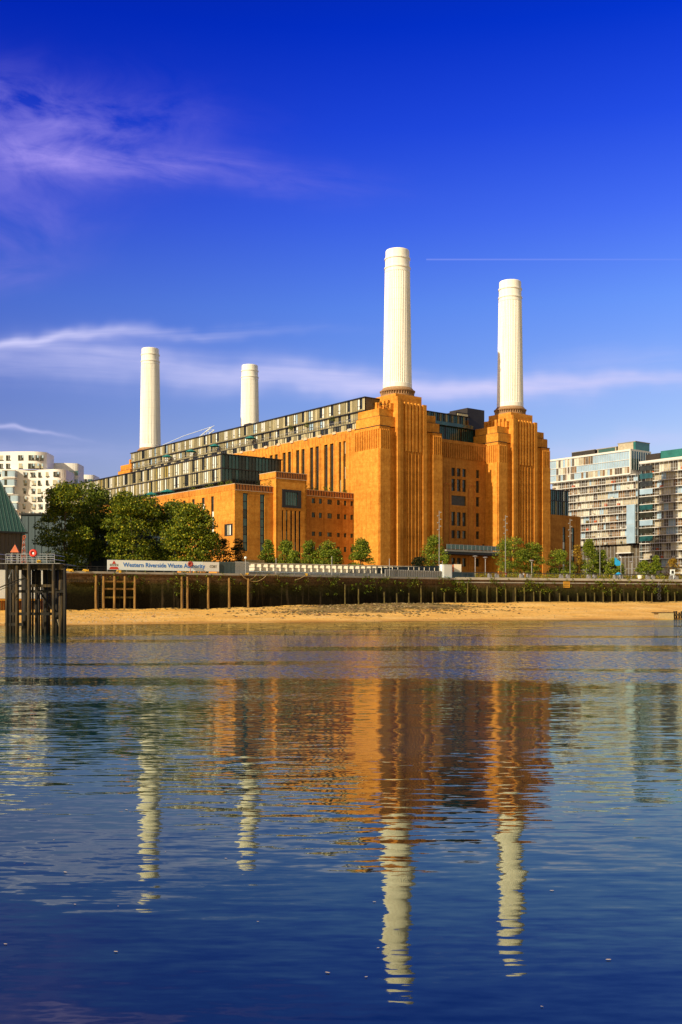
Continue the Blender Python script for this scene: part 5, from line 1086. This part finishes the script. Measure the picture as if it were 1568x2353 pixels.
# flag, tub, white stand
x, y = wall_x(D(1553), 5); E_ = empty('flag_pole', (x, y, GZ)); tag(E_, 'pole flying a limp blue flag in front of the glass flats', 'flag'); h = zpix(1395 / 1.088, y) - GZ
m = MB(); m.tube([(0, 0, 0), (0, 0, h)], .06, 'galv', 6); m.tube([(0, 0, h), (-.3, 0, h + .5)], .1, 'sign_white', 5); m.build('pole', E_)
m = MB(); P_ = [(-.1, h - .9, h - 1.5), (-.5, h - .7, h - 1.9), (-.9, h - .35, h - 2.0), (-1.3, h + .1, h - 1.7), (-1.6, h + .15, h - .9)]
for (a, b_) in zip(P_, P_[1:]): m.box(b_[0], a[0], .1 * math.sin(a[0] * 7), .1 * math.sin(a[0] * 7) + .05, min(a[2], b_[2]), (a[1] + b_[1]) / 2, 'flag')
m.build('flag', E_)
x, y = wall_x(D(1547), 3); m = MB(); m.lathe([(.9, 0, 0), (.95, .1, 0), (.5, .55, 0), (.05, .8, 0)], 10, 'flag'); m.tube([(0, 0, -.9), (0, 0, 0)], .05, 'galv', 5); tag(m.build('blue_canopy', loc=(x, y, 10.0)), 'small pale blue canopy just above the balustrade, below the blue flag', 'canopy')
x, y = wall_x(D(1600), -.0); m = MB(); m.lathe([(.38, 0, 0), (.5, .15, 0), (.58, .8, 0), (.66, .85, 0), (.66, .95, 0), (.55, .95, 0), (.5, .85, 0)], 14, 'tub'); tag(m.build('white_tub', loc=(x, y - .2, 9.03)), 'white round tub standing on the coping outside the balustrade', 'tub')
x, y = wall_x(D(1682.5), 2.5); E_ = empty('white_stand', (x, y, GZ)); tag(E_, 'white upright stand with a dark square screen behind the balustrade at the right edge', 'stand'); zt = zpix(1424 / 1.088, y) - GZ
m = MB(); m.box(-.55, .55, 0, .4, 0, zt, 'sign_white'); m.build('panel', E_); m = MB(); m.box(-.32, .32, -.04, 0, zt - 1.1, zt - .25, 'ink'); m.build('screen', E_)
m = MB(); m.box(-2.2, 2.6, 0, 1.6, 0, .12, 'sign_white'); m.box(-2.2, -2.1, 0, .1, -1.1, 0, 'galv'); m.box(2.5, 2.6, 0, .1, -1.1, 0, 'galv'); x, y = wall_x(D(1700), 5.5); tag(m.build('white_awning', loc=(x, y, zpix(1433 / 1.088, y))), 'flat white awning behind the white stand at the right edge', 'awning')
# ropes on the coping
def rope(pts, r, m, label, loc):
    q = MB(); q.tube(pts, r, m, 5); tag(q.build('mooring_rope', loc=loc, smooth=True), label, 'rope')
def sag(pa, pb, off, za, zb, dip, n=12):
    (xa, ya), (xb, yb) = wall_x(pa, off), wall_x(pb, off); return (xa, ya, 0), [((xb - xa) * i / n, (yb - ya) * i / n, za + (zb - za) * i / n - dip * 4 * (i / n) * (1 - i / n)) for i in range(n + 1)]
l0, pp = sag(D(602), D(668), -.45, 8.85, 8.7, 1.5); rope(pp, .07, 'straw', 'thick pale mooring rope sagging in the deeper loop below the pale palisade fence', l0)
l0, pp = sag(D(602), D(643), -.5, 8.8, 8.9, 1.2); rope(pp, .05, 'straw', 'thinner pale mooring rope sagging in a short loop below the pale palisade fence', l0)
l0, pp = sag(D(668), D(694), -.42, 8.8, 8.75, .05); pp.append((pp[-1][0], pp[-1][1], 7.9)); rope(pp, .06, 'straw', 'pale rope lying along the wall top and hanging down its right end', l0)
l0, pp = sag(D(737), D(766), -.45, 7.7, 8.85, .15); rope(pp, .06, 'straw', 'short pale rope slanting up to the yellow knot on the wall top', l0)
def knot(px, y0, label, s=.5, sd=0):
    x, y = wall_x(px, -.3); random.seed(sd); q = MB(); pts = [(random.uniform(-s, s), random.uniform(-.2, .1), random.uniform(-.15, .35)) for _ in range(14)]; q.tube(pts, .08, 'yellow', 5); tag(q.build('yellow_rope_bundle', loc=(x, y, y0)), label, 'rope bundle', 'yellow rope bundles on the wall')
knot(D(175), 8.9, 'yellow rope bundle on the river wall right beside the jetty piles', .9, 1); knot(D(214), 8.95, 'yellow rope bundle on the wall top above the dark timber rail', .6, 2); knot(D(298), 8.8, 'yellow rope bundle on the wall top below the emblem of the banner', .6, 3); knot(D(616), 8.7, 'yellow rope bundle on the wall top below the globe lamp', .55, 4); knot(D(766), 8.8, 'small yellow rope knot below the white ribbed enclosure', .3, 5)
def buoy_ring(loc, R0, m, label, post=None, name='lifebuoy'):
    E_ = empty(name, loc); tag(E_, label, 'lifebuoy'); q = MB(); q.torus((0, 0, 0), R0 * .68, R0 * .32, m, 'y', 22, 8); q.build('ring', E_, smooth=True)
    q = MB(); q.lathe([(R0 * .42, -.05, 0), (R0 * .42, .05, 0)], 16, 'dull_red')
    q.v = [(a, c, b_) for a, b_, c in q.v]; q.build('backing', E_)
    if m == 'red': q = MB(); q.box(-R0 * .12, R0 * .30, -R0 * .36, -R0 * .30, -R0 * .3, R0 * .2, 'sign_white'); q.build('label_patch', E_)
    if post: q = MB(); q.tube([(0, .1, -post), (0, .1, 0)], .06, 'dull_red', 6); q.build('post', E_)
x, y = wall_x(D(476.5), .1); buoy_ring((x, y, zpix(1410 / 1.088, y)), .55, 'dull_red', 'dull red lifebuoy on a post hiding part of the banner lettering', zpix(1410 / 1.088, y) - 8.86)

# ------------------------------------------------------------------ jetty dolphin of timber piles at the left
YD = 102.0; xD = lambda p, Y=YD: (D(p) - CX) / F * Y
cx0 = xD(88); TD = empty('timber_jetty', (cx0, YD, 0)); tag(TD, 'dark jetty of tall timber piles with a railed deck, in the water at left', 'jetty')
random.seed(17); k7 = 7.84
def pile(px, wpx, Y, m, zt=6.75, lean=0):
    x = xD(px / k7, Y) - cx0; r = wpx * 1.25 / k7 / 1.088 / 2 / F * Y; q = MB(); q.tube([(x - lean, Y - YD, -1.5), (x - lean * .3 + random.uniform(-.02, .02), Y - YD, 2), (x, Y - YD, zt)], r * 1.05, m, 9, r * .95, jit=.04); q.build('pile', TD, smooth=True)
for px, w_, Y, m, zt in ((135, 52, 100.2, 'pile', 6.6), (215, 44, 103, 'pile_dark', 6.7), (275, 50, 105, 'pile', 6.6), (335, 62, 100.4, 'pile', 6.75), (500, 95, 103.5, 'pile_dark', 6.5), (570, 66, 100.2, 'pile', 6.85), (640, 34, 104.5, 'pile_dark', 6.4), (712, 50, 103, 'pile_dark', 6.4), (765, 40, 105.5, 'pile', 6.4), (900, 55, 103.5, 'pile_dark', 6.4), (965, 40, 105.5, 'pile', 6.4), (1052, 56, 100.2, 'pile', 6.75), (1110, 55, 103, 'pile_dark', 6.6), (1205, 84, 102, 'pile', 6.75), (1272, 50, 100.6, 'pile_dark', 6.6), (1165, 40, 105, 'pile_dark', 6.5), (820, 26, 105.8, 'pile', 4.6)): pile(px, w_, Y, m, zt)
for px in (180, 440, 860, 1135, 1235): pile(px, 38, random.uniform(103.5, 105.8), 'pile_dark', random.uniform(6.3, 6.6))
for (xa, xb, yt, yb_, Y, m) in ((620, 1035, 355, 645, 103.6, 'pile_dark'), ):  # planked screen below the deck
    for (s0, s1) in ((625, 800), (850, 1020)):
        for Yp in (104.4,):
            q = MB(); q.box(xD(s0 / k7, Yp) - cx0, xD(s1 / k7, Yp) - cx0, Yp - YD, Yp - YD + .15, 4.6, 6.2, 'pile_dark'); q.build('plank_screen', TD)
for (xa, xb, yt, yb_, Y, m) in ((455, 1290, 235, 350, 100.7, 'pile'), (620, 1040, 635, 690, 101, 'pile'), (115, 1290, 745, 800, 101.5, 'pile_dark'), (115, 1290, 1185, 1240, 102, 'pile_dark'), (150, 460, 235, 345, 101, 'pile'), (160, 600, 640, 690, 104, 'pile_dark'), (100, 460, 1390, 1450, 103, 'pile_dark')):
    q = MB(); z1, z0 = zpix(D(1380 + yt / k7), Y), zpix(D(1380 + yb_ / k7), Y); q.box(xD(xa / k7, Y) - cx0, xD(xb / k7, Y) - cx0, Y - YD - .12, Y - YD + .12, z0, z1, m); q.build('cross_beam', TD)
q = MB(); q.tube([(xD(330 / k7) - cx0, -1.4, 6.2), (xD(225 / k7) - cx0, -1.4, 4.9)], .05, 'galv', 5); q.tube([(xD(700 / k7) - cx0, .3, 4.5), (xD(1150 / k7) - cx0, .8, 1.2)], .10, 'pile_dark', 5); q.tube([(xD(1110 / k7) - cx0, .5, 1.4), (xD(1160 / k7) - cx0, .5, .3)], .1, 'shell', 5); q.build('brace', TD)
dz_ = 6.72
q = MB(); q.box(xD(100 / k7) - cx0, xD(1290 / k7) - cx0, -2.0, 3.9, dz_ - .02, dz_ + .04, 'block'); q.build('deck', TD)
q = MB(); rt = zpix(D(1380 + 50 / k7), 101) 
for Yr, plist in ((-1.9, (115, 205, 330, 405, 525, 645, 715, 918, 1068)), (3.7, (150, 420, 620, 755, 1068))):
    for px in plist: q.tube([(xD(px / k7, YD + Yr) - cx0, Yr, dz_), (xD(px / k7, YD + Yr) - cx0, Yr, rt)], .028, 'galv', 5)
    for f in (1.0, .52): q.tube([(xD(115 / k7, YD + Yr) - cx0, Yr, dz_ + (rt - dz_) * f), (xD(1068 / k7, YD + Yr) - cx0, Yr, dz_ + (rt - dz_) * f)], .028, 'galv', 5)
for f in (1.0, .52):
    for px in (115, 1068): q.tube([(xD(px / k7) - cx0, -1.9, dz_ + (rt - dz_) * f), (xD(px / k7) - cx0, 3.7, dz_ + (rt - dz_) * f)], .028, 'galv', 5)
q.build('railing', TD)
# things on the deck
x = xD(37.5, 103); zb = zpix(D(1381), 103); q = MB(); zt = zpix(D(1361), 103); h = zt - zb
q.face([(-.42, -.2, 0), (.42, -.2, 0), (0, 0, h)], 'orange'); q.face([(.42, -.2, 0), (.42, .25, 0), (0, 0, h)], 'orange'); q.face([(-.42, -.2, 0), (0, 0, h), (-.42, .25, 0)], 'orange'); q.face([(-.42, .25, 0), (.42, .25, 0), (0, 0, h)], 'orange')
q.tube([(-.3, 0, 0), (-.3, 0, -(zb - dz_ - .1))], .03, 'galv', 5); q.tube([(.3, 0, 0), (.3, 0, -(zb - dz_ - .1))], .03, 'galv', 5); q.tube([(0, 0, h), (0, 0, h + .25)], .02, 'ink', 4)
tag(q.build('topmark', loc=(x, 103, zb)), 'orange pyramid topmark on legs standing on the left part of the jetty deck', 'topmark')
x = xD(59.5, 102); zt = zpix(D(1345), 102); h = zt - dz_ - .1; E_ = empty('lattice_mast', (x, 102, dz_ + .1)); tag(E_, 'slender rusty lattice mast with an orange lamp ring on top, standing on the jetty deck', 'mast')
q = MB(); c4 = [(-1, -1), (1, -1), (1, 1), (-1, 1)]
for (a, b_) in c4: q.tube([(a * .20, b_ * .20, 0), (a * .08, b_ * .08, h)], .014, 'orange', 4)
for k in range(9):
    z0, z1 = h * k / 9, h * (k + 1) / 9; w0, w1 = .20 - .12 * k / 9, .20 - .12 * (k + 1) / 9
    for i in range(4): a, b_ = c4[i], c4[(i + 1) % 4]; q.tube([(a[0] * w0, a[1] * w0, z0), (b_[0] * w1, b_[1] * w1, z1)], .008, 'sign_white' if k % 2 else 'orange', 4); q.tube([(a[0] * w0, a[1] * w0, z0), (b_[0] * w0, b_[1] * w0, z0)], .008, 'galv', 4)
q.build('lattice', E_)
q = MB(); q.torus((.06, 0, h + .1), .13, .04, 'orange', 'y', 14, 5); q.build('lamp_ring', E_)
buoy_ring((xD(83.5, 100), 99.96, zpix(D(1383), 100)), .385, 'red', 'bright red lifebuoy on the railing of the jetty deck')
q = MB(); random.seed(2); q.tube([(random.uniform(-.22, .22), random.uniform(-.1, .1), random.uniform(0, .25)) for _ in range(16)], .05, 'yellow', 5); tag(q.build('yellow_rope_coil', loc=(xD(96, 101), 101, dz_ + .12)), 'coil of yellow rope lying on the jetty deck below the lifebuoy', 'rope coil')
q = MB(); q.tube([(0, 0, 0), (.9, .3, .42), (1.8, .6, .85), (2.4, .9, 1.0)], .06, 'pile_dark', 5); q.tube([(0, 0, -.25), (1.4, .3, .4), (2.4, .9, 1.0)], .03, 'ink', 4); tag(q.build('mooring_chain', loc=(xD(-8, 99), 99, zpix(D(1380 + 720 / k7), 99))), 'dark tarred mooring line running from the left edge up to the jetty piles', 'mooring line')
# pale flood wall left of the jetty
(xa, ya) = wall_x(-60, -.6); (xb, yb) = wall_x(100, -.6); E_ = empty('pale_flood_wall', (xa, ya, 0)); tag(E_, 'pale smooth flood wall with a yellow timber at its foot, behind the jetty piles', 'wall')
q = MB(); q.obox((0, 0), (xb - xa, yb - ya), .6, 3.75, zpix(D(1427), yb), 'sign_white', z1b=zpix(D(1427), yb)); q.build('panel', E_)
q = MB(); q.obox((0, -.2), (xb - xa, yb - ya - .2), .7, 3.35, 3.72, 'sign_yellow'); q.build('timber', E_)
q = MB(); q.obox((0, .1), (xb - xa, yb - ya + .1), .5, .2, 3.35, 'brick_trim')
for k in range(24): s = k / 24.; q.tube([((xb - xa) * s, (yb - ya) * s - .3, .2), ((xb - xa) * s, (yb - ya) * s - .3, 3.35)], random.choice([.12, .2]), random.choice(['pile', 'post']), 5)
q.build('footing', E_)

# ------------------------------------------------------------------ crane behind the roof, people, foam flecks
Yc = 520.; E_ = empty('tower_crane_jib', (-83, Yc, GZ)); tag(E_, 'far white lattice crane jib showing above the glazed roof, left of the rear chimney', 'crane')
def latt(p0, p1, w0, w1, n, nm):
    q = MB(); p0 = np.array(p0, float); p1 = np.array(p1, float); d = (p1 - p0) / np.linalg.norm(p1 - p0); s = np.array([-d[2], 0, d[0]])
    P0 = [p0 + (p1 - p0) * i / n for i in range(n + 1)]; W_ = [w0 + (w1 - w0) * i / n for i in range(n + 1)]
    for sg in (0, 1): q.tube([P0[0] + s * W_[0] * sg, P0[-1] + s * W_[-1] * sg], .16, 'sign_white', 4); q.tube([P0[0] + s * W_[0] * sg + np.array([0, 1.4, 0]), P0[-1] + s * W_[-1] * sg + np.array([0, 1.4, 0])], .16, 'sign_white', 4)
    for i in range(n): q.tube([P0[i] + s * W_[i] * (i % 2), P0[i + 1] + s * W_[i + 1] * ((i + 1) % 2)], .12, 'sign_white', 4); q.tube([P0[i] + s * W_[i], P0[i]], .12, 'sign_white', 4)
    q.build(nm, E_)
latt((-12, 0, 54), (20.3, 0, 79.6), 1.6, 2.0, 16, 'jib')
q = MB(); q.tube([(-12, 0, 69), (5, 0, 76.5), (20.5, 0, 81.6)], .14, 'sign_white', 4); q.build('cable', E_)
latt((-12, 0, 0), (-12, 0, 60), 2.0, 2.0, 14, 'tower')
def person(p, off, label, top, face=0.0):
    x, y = wall_x(D(p), off); H = 1.72; E_ = empty('person', (x, y, GZ), face); tag(E_, label, 'person')
    V_ = [(0, 0, .95), (0, 0, 1.15), (0, 0, 1.40), (0, 0, 1.50), (0, -.01, 1.62), (0, -.01, 1.70), (.10, 0, .90), (.11, -.02, .50), (.11, .02, .08), (.11, -.14, .04), (-.10, 0, .90), (-.11, .04, .50), (-.11, .08, .08), (-.11, -.08, .04), (.19, 0, 1.40), (.25, .03, 1.12), (.24, -.10, .90), (.24, -.14, .80), (-.19, 0, 1.40), (-.25, .03, 1.12), (-.24, -.08, .90), (-.24, -.12, .80)]
    Ed = [(0, 1), (1, 2), (2, 3), (3, 4), (4, 5), (0, 6), (6, 7), (7, 8), (8, 9), (0, 10), (10, 11), (11, 12), (12, 13), (2, 14), (14, 15), (15, 16), (16, 17), (2, 18), (18, 19), (19, 20), (20, 21)]
    rr = [.13, .13, .15, .055, .09, .08, .09, .065, .045, .04, .09, .065, .045, .04, .065, .05, .035, .04, .065, .05, .035, .04]
    def skin(name, vs_, es, rs, m):
        me = bpy.data.meshes.new(name); me.from_pydata(vs_, es, []); o = bpy.data.objects.new(name, me); COL.objects.link(o); o.parent = E_
        md = o.modifiers.new('skin', 'SKIN'); s2 = o.modifiers.new('sub', 'SUBSURF'); s2.levels = 1; s2.render_levels = 1; sv = me.skin_vertices[0].data
        for i, q in enumerate(rs): sv[i].radius = (q, q * .85)
        sv[0].use_root = True; me.materials.append(M[m]); return o
    skin('body', V_, Ed, rr, 'skin')
    skin('shirt', [V_[i] for i in (0, 1, 2, 14, 15, 18, 19)], [(0, 1), (1, 2), (2, 3), (3, 4), (2, 5), (5, 6)], [.15, .15, .17, .085, .065, .085, .065], top)
    skin('trousers', [V_[i] for i in (0, 6, 7, 8, 10, 11, 12)], [(0, 1), (1, 2), (2, 3), (0, 4), (4, 5), (5, 6)], [.14, .11, .08, .065, .11, .08, .065], 'denim')
    q = MB(); q.lathe([(.02, 1.60, 0), (.095, 1.63, 0), (.105, 1.70, 0), (.08, 1.77, 0), (.01, 1.79, 0)], 10, 'ink'); q.build('hair', E_, smooth=True)
person(1309, 2.2, 'person in a white shirt behind the balustrade, in front of a bright tree', 'white_cloth'); person(1266, 3.0, 'person in a red top behind the balustrade, at the foot of a light mast', 'red_cloth', .6)
fb = MB(); random.seed(33)
for _ in range(70):
    Y = random.uniform(7.5, 22) if random.random() < .6 else random.uniform(20, 40); X = random.uniform(-.34, .34) * Y
    if random.random() < .35 and X > 0: continue
    s = random.uniform(.003, .009) * (1 + Y / 25); a = random.uniform(-.6, .6); n = 7; k = len(fb.v)
    for i in range(n): t_ = 6.283 * i / n; u_, v_ = math.cos(t_) * s * 2.2, math.sin(t_) * s * 1.0; fb.v.append((X + u_ * math.cos(a) - v_ * math.sin(a), Y + u_ * math.sin(a) + v_ * math.cos(a), .008))
    fb.v.append((X, Y, .0085))
    for i in range(n): fb.f.append((k + i, k + (i + 1) % n, k + n)); fb.m.append(fb.mi('shell'))
tag(fb.build('foam_flecks'), 'tiny pale flecks of foam drifting on the near water', 'foam', kind='stuff')
